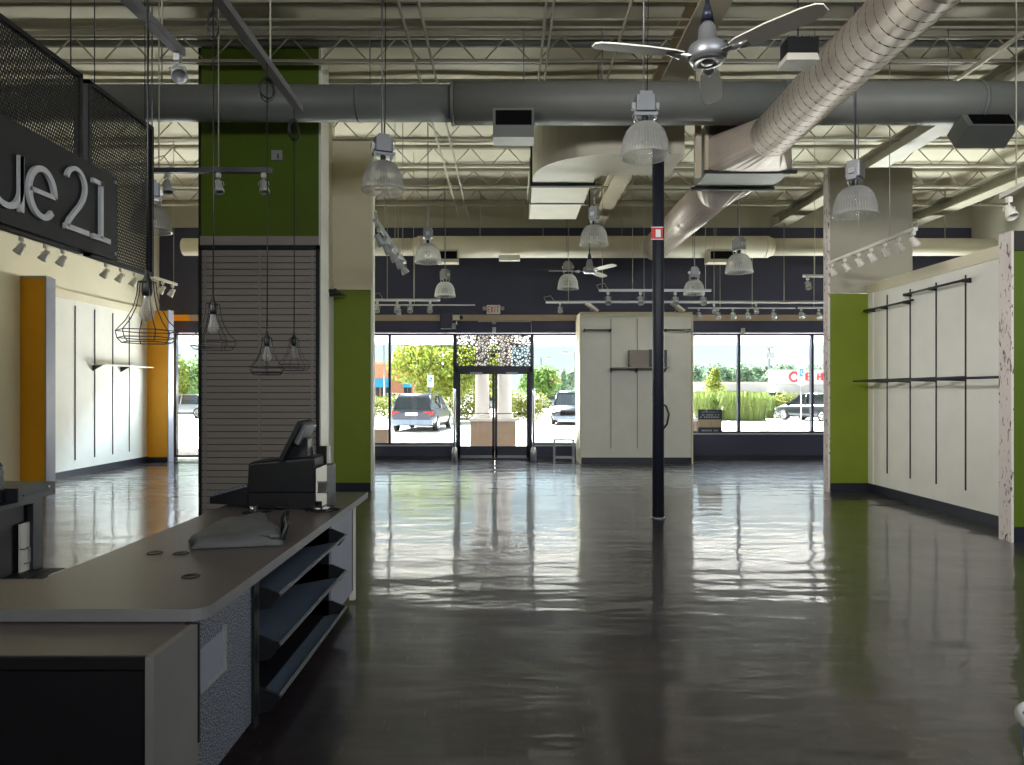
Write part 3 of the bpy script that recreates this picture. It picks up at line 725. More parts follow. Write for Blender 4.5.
# ------------------------------------------------------------------ track lights
def spot_mb(dirv=(0, -.3, -1), s=1.0):
    mb = MB(); mb.box(-.02, .02, -.02, .02, -.05, 0); mb.tube([(0, 0, -.04), (0, 0, -.09)], .006, 5)
    d_ = Vector(dirv).normalized(); c = Vector((0, 0, -.12)); 
    Mr = d_.to_track_quat('Z', 'Y').to_matrix().to_4x4()
    mb.lathe([(0, -.05), (.03, -.045), (.034, .0), (.05, .06), (.052, .09), (.045, .09), (.04, .07), (0, .065)], c, 14, Mr)
    mb.tube([(-.05, 0, -.09), (-.055, 0, -.13)], .004, 4); mb.tube([(.05, 0, -.09), (.055, 0, -.13)], .004, 4)
    mb.tube([(-.05, 0, -.09), (0, 0, -.085), (.05, 0, -.09)], .004, 4)
    if s != 1: mb.v = [(a * s, b * s, c_ * s) for a, b, c_ in mb.v]
    return mb
def track(A, B, ts, lab, hangers=(.1, .9), m='rail_grey', dirv=(0, -.5, -.8), s=1.0, top=6.41, thick=.025, loops=True):
    A, B = Vector(A), Vector(B); t = thing('track_light', (A + B) / 2, lab, 'track light', 'ceiling track lights')
    ax = (B - A).normalized(); sd = ax.cross(Vector((0, 0, 1))).normalized()
    R = Matrix((( ax.x, sd.x, 0, 0), (ax.y, sd.y, 0, 0), (0, 0, 1, 0), (0, 0, 0, 1))); L = (B - A).length
    T = Matrix.Translation(A) @ R
    MB().box(0, L, -thick, thick, 0, thick * 1.8, T).build('rail', M[m], t)
    for u in hangers:
        p_ = A + ax * L * u; MB().tube([p_ + Vector((0, 0, .03)), (p_.x, p_.y, top)], .006, 5).build('hanger_rod', M['joist'], t)
    src = None
    for u in ts:
        p_ = A + ax * L * u
        if src is None: src = spot_mb(dirv, s).build('spotlight', M['rail_grey'] if m != 'white' else M['white']); o = src
        else: o = src.copy(); C.objects.link(o)
        o.parent = t; o.location = p_ - t.location
    if loops:
        p_ = A; MB().tube([p_ + Vector((0, 0, .03)), p_ + Vector((0, 0, .12)) - ax * .05, p_ + ax * .1 + Vector((0, 0, .16)), p_ + ax * .18 + Vector((0, 0, .04))], .006, 5).build('power_cord', M['rail_grey'], t)
    return t
# near bars carrying the cage pendants and spots
track((-1.70, 2.2, 4.0), (-1.72, 5.77, 4.0), [], 'long steel bar slanting overhead, carrying the caged pendants', hangers=(.15, .8), m='steel', thick=.03, loops=False)
track((-2.27, 2.2, 4.0), (-2.25, 4.82, 4.0), [.3, .98], 'short steel bar with two spotlights in the top left corner', hangers=(.5, .9), m='steel', s=1.05, thick=.03, dirv=(.5, -.7, -.7), loops=False)
track(P(153, 173, 6.5), P(272, 173, 6.5), [.12, .55, .93], 'level track with three spotlights before the green column', hangers=(.05, .55), m='navy_metal', dirv=(.2, -.2, -1), s=.9)
track(P(375, 222, 8.8), P(405, 262, 11.7), [.1, .3, .5, .7, .9], 'slanting track of spotlights by the left beige pilaster', hangers=(.25, .6, .9), dirv=(.5, .2, -.8), s=1.2)
track(P(374, 301, 13.8), P(440, 301, 13.8), [.05, .35, .55, .85], 'short level track of four spotlights left of the doors', hangers=(.2, .6), s=1.1)
track(P(374, 305.5, 16.1), P(475, 305.5, 16.1), [.25], 'thin long rail just below the four spotlight track at left', hangers=(.4,), top=4.92, thick=.015, loops=False)
track(P(546, 303, 15.2), P(826, 304, 15.2), [.05, .6, .75], 'longest level track crossing above the display bay and right window', hangers=(.08, .35, .6, .85), s=1.0)
track(P(599, 291.5, 13.5), P(711, 292, 13.5), [.08, .37, .68, .93], 'level track of four spotlights crossing behind the dark pole', hangers=(.03, .3, .95), s=1.2)
track(P(688, 308.5, 16.3), P(795, 309, 16.3), [.1, .28, .42, .56, .8], 'thin lower track of five spotlights above the right window', hangers=(.3, .6), top=4.92, s=1.1, loops=False, thick=.015)
track(P(798, 308.5, 16.3), P(830, 309, 16.3), [.1, .65], 'short far track with two spotlights beside the right torn pilaster', hangers=(.5,), top=4.92, s=1.1, loops=False, thick=.02)
track(P(803, 277, 13.0), P(850, 277, 13.0), [.1], 'short track with one spotlight left of the grey upper wall', hangers=(.25,), s=1.1, loops=False)
track((5.08, 8.72, 3.7), (5.08, 11.1, 3.7), [.02, .16, .3, .45, .6, .77, .95], 'white slanting track of seven spotlights before the grey wall', hangers=(.25, .6), m='white', dirv=(.7, 0, -.9), s=.95)
track(P(1002, 199, 6.5), P(1040, 188, 5.9), [.2], 'white track end at the right picture edge', hangers=(.4,), m='white', loops=False)
track((-6.3, 8.0, 3.7), (-6.3, 13.3, 3.7), [.08, .2, .29, .36, .56, .64, .72, .84, .9, .97], 'white track of spotlights seen beneath the mesh sign', hangers=(.05, .5, .98), m='white', dirv=(-.6, 0, -.9), s=1.1)
# ------------------------------------------------------------------ caged pendants
def cage():
    t = thing('cage_pendant', (0, 0, 0), 'x', 'pendant light', 'wire cage pendant lights')
    mb = MB()
    ring = lambda r, z, n=6: [(r * math.cos(2 * PI * k / n), r * math.sin(2 * PI * k / n), z) for k in range(n)]
    for r, z in ((.125, .03), (.118, 0.0), (.035, .24)): mb.tube(ring(r, z), .0022, 5, closed=True, smooth=False)
    mb.tube(ring(.1, -.02), .0022, 5, closed=True, smooth=False)
    for k in range(6):
        a = 2 * PI * k / 6; c_, s_ = math.cos(a), math.sin(a)
        mb.tube([(r * c_, r * s_, z) for r, z in ((.035, .24), (.04, .19), (.055, .13), (.085, .075), (.125, .03), (.118, .0), (.1, -.02))], .0022, 5)
        mb.tube([(.035 * c_, .035 * s_, .24), (0, 0, .243)], .0022, 4)
    local_build(mb, 'wire_cage', M['black'], t)
    local_build(MB().lathe([(.006, .29), (.012, .26), (.02, .245), (.022, .2), (.017, .18), (0, .18)], n=16), 'socket', M['black'], t)
    local_build(MB().lathe([(.014, .18), (.016, .155), (.028, .12), (.03, .1), (.02, .078), (0, .07)], n=20), 'bulb', M['shade'], t)
    return t
cg = cage()
cages = [(147, 338, 3.0, 'nearest wire cage pendant light, hanging before the left white wall'),
         (213, 346, 4.0, 'wire cage pendant light at the left edge of the slatwall'),
         (267, 372, 4.92, 'lowest wire cage pendant light, before the middle of the slatwall'),
         (294, 368, 5.7, 'farthest wire cage pendant light, near the slatwall right edge')]
for k, (px, py, Y, lab) in enumerate(cages):
    o = cg if k == 0 else copy_tree(cg)
    q = P(px, py, Y); o.location = q; o['label'] = lab; o.rotation_euler = (0, 0, .2 + .3 * k)
    top = 4.0
    MBc = MB().tube([(0, 0, .27), (.004, 0, .8), (0, 0, top - q.z)], .004, 5)
    local_build(MBc, 'power_cord', M['rubber'], o)
    if k: 
        mb = MB(); zc_ = top - q.z - (.18 if k > 1 else .22)
        for j in range(5):
            rr = .055 + .012 * random.random(); ph = random.random() * 6
            mb.tube([(rr * math.cos(a) * (.9 if k > 1 else .5), .01 * math.sin(a * 2 + ph), zc_ + rr * 1.25 * math.sin(a) + .01 * math.sin(ph)) for a in [2 * PI * i / 20 for i in range(20)]], .0035, 4, closed=True)
        local_build(mb, 'cord_coil', M['rubber'], o)

# ------------------------------------------------------------------ hanging sign at left: mesh screen panels and letter board
XS = -2.935
def mesh_panel(y0, y1, z0, z1, lab):
    t = thing('mesh_screen', (XS, (y0 + y1) / 2, z0), lab, 'mesh screen', 'hanging mesh screens behind the sign')
    f_ = .022
    MB().box(XS - f_, XS + f_, y0, y0 + .03, z0, z1).box(XS - f_, XS + f_, y1 - .03, y1, z0, z1).box(XS - f_, XS + f_, y0, y1, z0, z0 + .03).box(XS - f_, XS + f_, y0, y1, z1 - .03, z1).build('frame', M['black_matte'], t)
    mb = MB(); st = .023; hh = z1 - z0; ww = y1 - y0
    for sgn in (1, -1):
        k = -hh / 2.0
        while k < ww:                                # steep crossing wires (dy = hh/2)
            ya, yb = k, k + hh / 2.0
            ta = max(0, (0 - ya) / (yb - ya)); tb = min(1, (ww - ya) / (yb - ya))
            if tb > ta:
                a_ = (ya + (yb - ya) * ta, ta * hh); b_ = (ya + (yb - ya) * tb, tb * hh)
                if sgn < 0: a_ = (ww - a_[0], a_[1]); b_ = (ww - b_[0], b_[1])
                xx = XS + .003 * sgn
                mb.tube([(xx, y0 + a_[0], z0 + a_[1]), (xx, y0 + b_[0], z0 + b_[1])], .0036, 4, caps=False, smooth=False)
            k += st
    w_ = mb.build('woven_mesh', M['mesh_wire'], t)
    MB().tube([(XS, y0 + .1, z1), (XS, y0 + .1, 6.0)], .004, 5).tube([(XS, y1 - .1, z1), (XS, y1 - .1, 6.0)], .004, 5).build('hanger_wires', M['black'], t)
    return t
ms2 = mesh_panel(4.87, 5.76, 2.64, 3.87, 'dark hanging mesh screen, right one, behind the number 21 end of the sign')
ms1 = mesh_panel(3.3, 4.80, 2.64, 3.87, 'dark hanging mesh screen, left one, behind the letters of the sign')
sg = thing('store_sign', (-2.83, 4.3, 2.66), 'black hanging board sign with large grey raised letters at upper left', 'sign')
XB = -2.868
box(XB - .025, XB, 3.35, 5.14, 2.655, 3.265).build('board', M['signboard'], sg)
def ribbon(path, wd, x0=XB + .004, dx=.022):                # path in (y, z)
    mb = MB(); pts = [Vector(p_) for p_ in path]; L_, R_ = [], []
    for i, p_ in enumerate(pts):
        d_ = (pts[min(i + 1, len(pts) - 1)] - pts[max(i - 1, 0)]).normalized(); n_ = Vector((-d_.y, d_.x)) * wd / 2
        L_.append(p_ + n_); R_.append(p_ - n_)
    for i in range(len(pts) - 1):
        b = len(mb.v)
        for x_ in (x0, x0 + dx):
            for p_ in (R_[i], R_[i + 1], L_[i + 1], L_[i]): mb.v.append((x_, p_.x, p_.y))
        mb.face([b, b + 3, b + 2, b + 1]); mb.face([b + 4, b + 5, b + 6, b + 7])
        for q_ in ((0, 1, 5, 4), (1, 2, 6, 5), (2, 3, 7, 6), (3, 0, 4, 7)): mb.face([b + i_ for i_ in q_])
    return mb
def arc(cy, cz, ry, rz, a0, a1, n=16):
    return [(cy + ry * math.cos(math.radians(a0 + (a1 - a0) * k / n)), cz + rz * math.sin(math.radians(a0 + (a1 - a0) * k / n))) for k in range(n + 1)]
W = .036; zb_ = 2.745
def letter(mbs, nm):
    mb = MB()
    for m_ in mbs:
        b = len(mb.v); mb.v += m_.v; mb.f += [[i + b for i in f_] for f_ in m_.f]; mb.sm += m_.sm; mb.mi += m_.mi
    mb.build(nm, M['letter'], sg)
xh = 3.075
letter([ribbon([(3.58, zb_), (3.58, xh)], W), ribbon([(3.58, xh - .1)] + arc(3.70, xh - .13, .12, .11, 175, 60, 8), W)], 'letter_r')
letter([ribbon([(3.86, xh)] + [(3.86, xh - .18)] + arc(3.975, 2.87, .12, .115, 180, 360, 14) + [(4.095, xh)], W), ribbon([(4.097, xh), (4.097, zb_)], W)], 'letter_u')
ec, ez, er, erz = 4.285, 2.91, .118, .147
letter([ribbon([(ec - er, ez + .0), (ec + er, ez + .0)], W * .8), ribbon(arc(ec, ez, er, erz, 0, 318, 30), W)], 'letter_e')
letter([ribbon(arc(4.62, 3.06, .1, .105, 165, -20, 14) + [(4.70, 2.985), (4.66, 2.93), (4.60, 2.87), (4.545, 2.81), (4.525, 2.768)], W * .8), ribbon([(4.50, 2.765), (4.755, 2.765)], W)], 'digit_2')
letter([ribbon([(4.905, 3.165), (4.905, 2.765)], W * .9), ribbon([(4.80, 3.148), (4.925, 3.148)], W * .85), ribbon([(4.80, 2.765), (5.01, 2.765)], W)], 'digit_1')
for (yy, zz) in ((5.1, 2.7), (5.1, 3.22)): MB().tube([(XB, yy, zz), (XB + .012, yy, zz)], .012, 8).build('bolt', M['steel'], sg)

# ------------------------------------------------------------------ sales counter
CT, XE, XI, Y0, Y1 = .827, -1.21, -2.16, 2.80, 6.05
ct = thing('sales_counter', (-1.7, 4.3, 0), 'long low sales counter with grey laminate top and dark open shelf bins', 'counter')
pts = [(XI, Y0), (XE - .08, Y0)] + [(XE - .08 + .08 * math.sin(math.radians(a)), Y0 + .08 - .08 * math.cos(math.radians(a))) for a in range(15, 91, 15)] + [(XE, Y1), (XI, Y1)]
wt = MB().prism(pts, CT - .05, CT, 'z'); 
wt.mi = [0 if i in (0, 1) else 1 for i in range(len(wt.f))]
wt.build('worktop', [M['worktop'], M['worktop_edge']], ct)
wt2 = MB().box(-2.55, XI + .001, Y0, 3.25, CT - .05, CT).build('worktop_return', M['worktop'], ct)
FX = -1.235                                               # customer face of the cabinet
MB().box(XI - .3, FX - .02, 2.46, Y0 + .02, CT - .075, CT - .056).build('lower_ledge', M['worktop'], ct)
MB().box(FX - .03, FX, 2.44, 2.79, .1, CT - .055).build('side_panel', M['cab_grey'], ct)
# black back face with doors
MB().box(XI - .3, FX - .03, 2.47, 2.49, .1, CT - .08).build('front_panel', M['black_matte'], ct)
MB().box(XI - .3, FX - .03, 2.445, 2.472, CT - .1, CT - .06).box(-2.05, -2.04, 2.455, 2.47, .1, CT - .1).build('rail', M['black_matte'], ct)
MB().box(FX - .03, FX - .005, 2.80, 3.38, .1, CT - .052).build('speckled_panel', M['speckle'], ct)
q0, q1 = 2.8, 3.04
MB().box(FX - .006, FX - .002, q0, q1, .5, .66).build('access_plate', M['cab_light'], ct)
MB().box(FX - .006, FX + .008, q0, q1 + .02, .485, .5).box(FX - .006, FX + .006, q1, q1 + .02, .5, .68).build('plate_frame', M['rail_grey'], ct)
MB().box(FX - .05, FX + .004, 2.785, 2.8, .3, CT - .052).build('joint_strip', M['black_matte'], ct)
MB().box(FX - .04, FX + .01, 3.38, 3.44, .06, CT - .052).build('post', M['black_matte'], ct)
MB().box(FX - .03, FX + .0, 3.44, 3.47, .1, CT - .052).build('post', M['cab_light'], ct)
MB().box(FX - .5, FX - .48, 3.44, 4.92, .1, CT - .05).build('bin_back_panel', M['bin'], ct)
MB().box(XI + .04, FX - .05, 2.5, 5.66, .1, .13).box(XI + .04, XI + .06, 2.5, 5.66, .13, CT - .05).box(FX - .5, FX - .02, 4.9, 4.92, .1, CT - .05).build('carcass', M['black_matte'], ct)
MB().box(FX - .03, FX - .005, 4.91, 5.56, .1, CT - .052).build('end_panel', M['cab_light'], ct)
MB().box(FX - .04, FX - .01, 5.56, 5.62, .1, CT - .052).build('post', M['black_matte'], ct)
MB().box(FX - .04, FX + .004, 5.62, 5.66, .02, CT - .052).build('post', M['white'], ct)
MB().box(XI + .1, FX - .12, 2.6, 5.6, 0, .1).build('toe_kick', M['black_matte'], ct)
for zl in (.69, .44, .185):                               # three slanted bins, lips standing proud
    prof = [(FX - .45, zl + .0), (FX - .30, zl - .12), (FX + .055, zl - .055), (FX + .105, zl), (FX + .095, zl + .006), (FX + .05, zl - .043), (FX - .30, zl - .105), (FX - .44, zl + .008)]
    MB().prism(prof, 3.49, 4.9, 'y').build('bin', M['bin'], ct)
    cap = [(FX - .44, zl + .0), (FX - .30, zl - .13), (FX + .055, zl - .07), (FX + .11, zl), (FX + .0, zl + .045), (FX - .3, zl + .06)]
    MB().prism(cap, 3.47, 3.49, 'y').build('bin_end_cap', M['black_matte'], ct); MB().prism(cap, 4.9, 4.915, 'y').build('bin_end_cap', M['black_matte'], ct)
    MB().box(FX + .098, FX + .108, 3.47, 4.91, zl - .006, zl + .004).build('bin_lip', M['worktop_edge'], ct)
mb = MB()
for (px, py) in ((155, 553), (181, 553.5), (190.5, 576.5), (266, 512)):
    Y = F * (H - CT) / (py - VY); x_ = X(px, Y)
    mb.lathe([(.0, CT + .001), (.033, CT + .001), (.04, CT + .004), (.042, CT + .0005)], (x_, Y, 0), 20)
mb.build('cable_grommets', M['black'], ct)

# things on the counter
def on(px, py): 
    Y = F * (H - CT) / (py - VY); return Vector((X(px, Y), Y, CT))
# cash drawer under the register
pos = thing('cash_register', (-1.72, 5.32, CT), 'black cash register with tilted screen at the far end of the counter', 'cash register')
xa, xb = X(252, 5.3), X(321, 5.3)
MB().rbox(xa + .02, xb, 5.15, 5.52, CT, CT + .12, .015).build('cash_drawer', M['black'], pos)
MB().loft([[(xa, 5.2, CT + .12), (xb - .02, 5.2, CT + .12), (xb - .02, 5.5, CT + .12), (xa, 5.5, CT + .12)],
           [(xa + .01, 5.2, CT + .33), (xb - .02, 5.2, CT + .37), (xb - .02, 5.48, CT + .37), (xa + .01, 5.48, CT + .33)],
           [(xa + .03, 5.22, CT + .345), (xb - .04, 5.22, CT + .385), (xb - .04, 5.46, CT + .385), (xa + .03, 5.46, CT + .345)]]).build('terminal_body', M['black'], pos, bevel=.006)
# keyboard wedge on the left
mb = MB(); mb.loft([[(xa - .28, 5.2, CT + .035), (xa - .28, 5.5, CT + .035), (xa - .28, 5.5, CT + .085), (xa - .28, 5.2, CT + .085)],
                    [(xa + .02, 5.2, CT + .02), (xa + .02, 5.5, CT + .02), (xa + .02, 5.5, CT + .17), (xa + .02, 5.2, CT + .17)]])
kb = mb.build('keyboard', M['black'], pos, bevel=.005)
mb = MB()
for r_ in range(4):
    for c_ in range(10):
        xx = xa - .265 + c_ * .026; zz = CT + .085 + (xx - xa + .28) / .30 * .085
        mb.box(xx, xx + .019, 5.22 + r_ * .065, 5.27 + r_ * .065, zz, zz + .014)
mb.build('keys', M['bin'], kb)
# tilted touch screen
sx = X(283, 5.3)
Ms = Matrix.Translation((sx, 5.34, CT + .36)) @ Matrix.Rotation(math.radians(27), 4, 'Y')
MB().box(0, .035, -.17, .17, 0, .33, Ms).build('screen', M['black'], pos, bevel=.006)
MB().box(.035, .075, -.13, .13, .16, .32, Ms).build('screen_back_cover', M['steel'], pos, bevel=.008)
MB().loft([[(sx + .02, 5.27, CT + .36), (sx + .2, 5.27, CT + .36), (sx + .2, 5.42, CT + .36), (sx + .02, 5.42, CT + .36)],
           [(sx + .13, 5.28, CT + .54), (sx + .19, 5.28, CT + .51), (sx + .19, 5.4, CT + .51), (sx + .13, 5.4, CT + .54)]]).build('screen_stand', M['black'], pos, bevel=.004)
# receipt printer standing at right with pale back
rp = thing('receipt_printer', (X(324, 5.3), 5.3, CT), 'receipt printer with a pale barcode labelled side, right of the cash register', 'printer')
xr0, xr1 = xb + .005, X(331, 5.3)
MB().rbox(xr0, xr1 - .002, 5.18, 5.46, CT, CT + .31, .012).build('housing', M['black'], rp)
MB().loft([[(xr0 - .005, 5.16, CT + .06), (xr1, 5.16, CT + .06), (xr1, 5.18, CT + .06), (xr0 - .005, 5.18, CT + .06)],
           [(xr0 - .005, 5.16, CT + .30), (xr1, 5.16, CT + .33), (xr1, 5.18, CT + .33), (xr0 - .005, 5.18, CT + .30)]]).box(xr0 + .04, xr1, 5.16, 5.18, CT, CT + .06).build('back_cover', M['white'], rp)
mb = MB()
for k in range(9): mb.box(xr0 + .012 + k * .0078, xr0 + .0155 + k * .0078, 5.154, 5.16, CT + .13, CT + .2)
mb.box(xr0 + .005, xr0 + .085, 5.156, 5.16, CT + .122, CT + .127).box(xr0 + .005, xr0 + .085, 5.156, 5.16, CT + .203, CT + .207)
mb.build('barcode_label', M['black'], rp)
pd = thing('pole_display', (X(321, 5.42), 5.42, CT + .3), 'small upright customer display box standing behind the receipt printer', 'display')
MB().box(X(315, 5.4), X(324, 5.4), 5.48, 5.54, CT, CT + .44).build('housing', M['black'], pd)
MB().box(X(324, 5.4), X(326.5, 5.4), 5.48, 5.54, CT, CT + .44).build('side_face', M['white'], pd)
# tangled cords and card reader
cr = thing('card_reader', on(310, 505), 'black card reader lying on tangled cords by the receipt printer', 'card reader')
q = on(308, 508); Mr = Matrix.Translation(q + Vector((0, 0, .05))) @ Matrix.Rotation(math.radians(25), 4, 'Y') @ Matrix.Rotation(.3, 4, 'Z')
MB().box(-.11, .09, -.045, .045, -.02, .03, Mr).build('body', M['black'], cr, bevel=.008)
MB().box(-.05, .03, -.035, .035, .03, .034, Mr).build('keypad', M['bin'], cr)
MB().box(.05, .085, -.03, .03, .03, .035, Mr).build('screen', M['chrome'], cr)
random.seed(3)
for nm, lab, c0, col in (('tangled_cord', 'tangle of black cords in front of the cash register', on(275, 509), 'rubber'), ('tangled_cord', 'cord tangle with a pale plug beside the receipt printer', on(322, 512), 'rubber')):
    mb = MB(); pts = []
    for k in range(46):
        a = k * .55; r = .04 + .075 * random.random()
        pts.append(c0 + Vector((r * 1.3 * math.cos(a), r * .8 * math.sin(a), .01 + .035 * random.random())))
    mb.tube(pts, .0045, 5); o = tag(mb.build(nm, M[col]), lab, 'cord', 'tangled cords on the counter')
q = on(325, 512)
tag(MB().box(q.x - .015, q.x + .04, q.y - .02, q.y + .03, CT + .004, CT + .035).box(q.x - .07, q.x - .03, q.y - .03, q.y, CT + .004, CT + .03).build('power_plug', M['label'], bevel=.005), 'small white plug and clip by the receipt printer', 'plug')
q = on(248, 514)
st = thing('tape_dispenser', q, 'small black and chrome item on the counter behind the grey bag', 'tape dispenser')
MB().box(q.x - .03, q.x + .06, q.y - .03, q.y + .03, CT, CT + .02).build('base', M['black'], st)
MB().lathe([(0, 0), (.018, 0), (.018, .035), (0, .035)], q + Vector((.03, 0, .02)), 14).box(q.x + .055, q.x + .062, q.y - .02, q.y + .02, CT + .02, CT + .06).build('roll', M['chrome'], st)
# grey cloth bag
bg_ = thing('cloth_bag', on(236, 550), 'limp grey cloth bag lying on the counter', 'bag')
mb = MB(); nx, nyb = 26, 14; A = on(190, 550); B = on(283, 546)
L_ = B.x - A.x
for j in range(nyb + 1):
    for i in range(nx + 1):
        u, v = i / nx, j / nyb
        e = max(0, 1 - (2 * v - 1) ** 4) * max(0, 1 - (2 * u - 1) ** 8)
        hgt = .085 * e ** .5 * (.45 + .6 * u ** .5 + .0 * math.sin(PI * min(1, u * 1.1)) + .1 * math.sin(9 * u + 5 * v) + .07 * math.sin(17 * u * v + 3))
        mb.v.append((A.x + L_ * u + .02 * math.sin(7 * v) - (.12 + .26 * u) * v, A.y + (B.y - A.y) * u + (.80 * (.38 + .62 * min(1, u * 1.5))) * v, CT + .004 + hgt))
for j in range(nyb):
    for i in range(nx): a = j * (nx + 1) + i; mb.face([a, a + 1, a + nx + 2, a + nx + 1], True)
mb.build('bag_body', M['bag'], bg_, solid=.006)
q = on(276, 545)
MB().tube([q + Vector((.0, .12, .02)), q + Vector((.01, .1, .14)), q + Vector((.035, .08, .17)), q + Vector((.045, .05, .1)), q + Vector((.03, .02, .03)), q + Vector((-.02, .0, .035)), q + Vector((-.09, .0, .05))], [.012, .016, .016, .016, .014, .012, .008], 6).build('strap', M['black'], bg_)
MB().box(q.x + .025, q.x + .05, q.y + .06, q.y + .075, CT + .12, CT + .15).box(q.x - .03, q.x + .02, q.y - .01, q.y + .0, CT + .045, CT + .06).build('buckle', M['chrome'], bg_)

# ------------------------------------------------------------------ back counter at far left
bc = thing('back_counter', (-3.8, 4.5, 0), 'black back counter at the left picture edge with a white cupboard door', 'counter')
MB().box(-4.3, -3.3, 3.0, 4.97, .92, .95).build('worktop', M['dark_laminate'], bc)
MB().box(-4.3, -3.32, 4.93, 4.97, 0, .92).box(-3.34, -3.3, 4.865, 4.97, .45, .92).build('side_panel', M['dark_laminate'], bc)
MB().box(-4.3, -3.36, 3.0, 4.93, .0, .9).box(-3.4, -3.34, 3.0, 4.83, .8, .92).build('carcass', M['black_matte'], bc)
yd0, yd1 = 4.775, 4.865
MB().box(-3.34, -3.325, yd0, yd1, .46, .79).build('cupboard_door', M['white'], bc)
MB().tube([(-3.325, yd0 + .0, .62), (-3.30, yd0 + .0, .62), (-3.30, yd0 + .06, .62), (-3.325, yd0 + .06, .62)], .004, 5).tube([(-3.30, yd0 + .06, .62), (-3.30, yd0 + .06, .52), (-3.30, yd0 + .0, .52)], .004, 5).build('door_handle', M['steel'], bc)
MB().box(-3.6, -3.2, 3.0, 4.87, .38, .46).box(-3.6, -3.12, 3.0, 4.93, .45, .455).build('lower_shelf', M['black_matte'], bc)
cd = thing('till_drawer', (-3.45, 4.9, .95), 'flat dark cash drawer with a key lock on the back counter', 'cash drawer')
MB().rbox(-3.7, -3.29, 4.70, 5.09, .951, 1.045, .006).build('housing', M['dark_laminate'], cd)
MB().box(-3.292, -3.284, 4.75, 5.04, .985, .995).build('slot', M['black'], cd)
MB().tube([(-3.29, 5.0, 1.02), (-3.275, 5.0, 1.02)], .008, 8).build('key_lock', M['chrome'], cd)
mo = thing('office_machine', (-3.6, 4.7, .95), 'black office machine standing at the left picture edge', 'office machine')
MB().loft([[(-3.95, 4.4, .952), (-3.36, 4.4, .952), (-3.36, 4.69, .952), (-3.95, 4.69, .952)], [(-3.95, 4.4, 1.2), (-3.37, 4.4, 1.2), (-3.37, 4.68, 1.2), (-3.95, 4.68, 1.2)], [(-3.95, 4.43, 1.26), (-3.4, 4.43, 1.26), (-3.4, 4.66, 1.26), (-3.95, 4.66, 1.26)]]).build('housing', M['black'], mo, bevel=.01)
MB().box(-3.372, -3.355, 4.42, 4.66, 1.14, 1.17).build('paper_slot', M['dark_laminate'], mo)

# ------------------------------------------------------------------ wall rails, shelves
def wall_rail(xr, ya, yb, z, brs, xw, lab, flip=1):
    t = thing('hang_rail', (xr, (ya + yb) / 2, z), lab, 'hang rail', 'black hang rails')
    MB().tube([(xr, ya, z), (xr, yb, z)], .016, 8).build('bar', M['navy_metal'], t)
    for y in brs:
        MB().prism([(xw, z - .03), (xw, z + .04), (xr, z + .02), (xr, z - .02)] if xr < xw else [(xw, z - .03), (xr, z - .02), (xr, z + .02), (xw, z + .04)], y - .012, y + .012, 'y').build('bracket', M['black'], t)
    return t
bry = [XW * F / (px - VX) for px in (887.5, 910.5, 936.5, 966)]
wall_rail(5.96, 10.3, 11.72, 3.04, [bry[0], bry[1], 11.6], XW, 'black hang rail high on the right wall, next to the green pilaster')
wall_rail(5.96, 9.1, 10.55, 3.15, [bry[1] - .02, bry[2], bry[3] - .1], XW, 'black hang rail topmost on the right wall, nearer the torn edge')
wall_rail(5.68, 8.1, 11.5, 1.86, bry + [11.2], XW, 'long dark hang rail at eye level along the right wall')
wall_rail(-2.72, 11.0, 11.75, 3.3, [11.2, 11.6], -2.96, 'short black hang rail beside the left green pilaster')
def rail_x(x0, x1, z, lab):
    t = thing('hang_rail', ((x0 + x1) / 2, 16.2, z), lab, 'hang rail', 'black hang rails')
    MB().tube([(x0, 16.2, z), (x1, 16.2, z)], .02, 8).build('bar', M['black'], t)
    for x_ in (x0 + .02, x1 - .02): MB().box(x_ - .012, x_ + .012, 16.2, 16.42, z - .03, z + .03).build('bracket', M['black'], t)
rail_x(X(584, 16.2), X(611.5, 16.2), H + 61 / F * 16.2, 'short hang rail at upper left of the white display bay')
rail_x(X(665, 16.2), X(691, 16.2), H + 61 / F * 16.2, 'short hang rail at upper right of the white display bay')
zs = H + 23.5 / F * 16.2
t = thing('display_shelf', (X(640, 16.2), 16.2, zs), 'thin grey shelf on the white display bay, behind the pole', 'shelf')
MB().box(X(611, 16.2), X(668, 16.2), 16.05, 16.4, zs - .02, zs).build('board', M['slat'], t)
for px in (612, 637.5, 666): MB().prism([(16.4, zs - .12), (16.4, zs - .02), (16.1, zs - .02)], X(px, 16.2) - .01, X(px, 16.2) + .01, 'x').build('bracket', M['black'], t)
t = thing('storage_box', (X(641, 16.2), 16.2, zs), 'purplish grey open box on the display bay shelf', 'box')
MB().box(X(630, 16.1), X(650, 16.1), 16.1, 16.35, zs, zs + .4).build('body', M['slat'], t)
MB().box(X(649, 16.1), X(652, 16.1), 16.08, 16.12, zs, zs + .41).build('flap', M['navy_metal'], t)
o = tag(MB().box(X(664, 16.1), X(667, 16.1), 16.1, 16.35, zs, zs + .4).build('black_bracket_panel', M['navy_metal']), 'narrow dark upright panel on the shelf, right of the pole', 'panel')
q = P(664, 404, 16.38)
tag(MB().tube([P(661, 403, 16.38), P(666, 406, 16.34), P(669, 414, 16.33), P(667, 424, 16.33), P(662, 431, 16.38)], .02, 6).build('hanging_cable', M['rubber']), 'black cable loop on the white display bay beside the pole', 'cable')
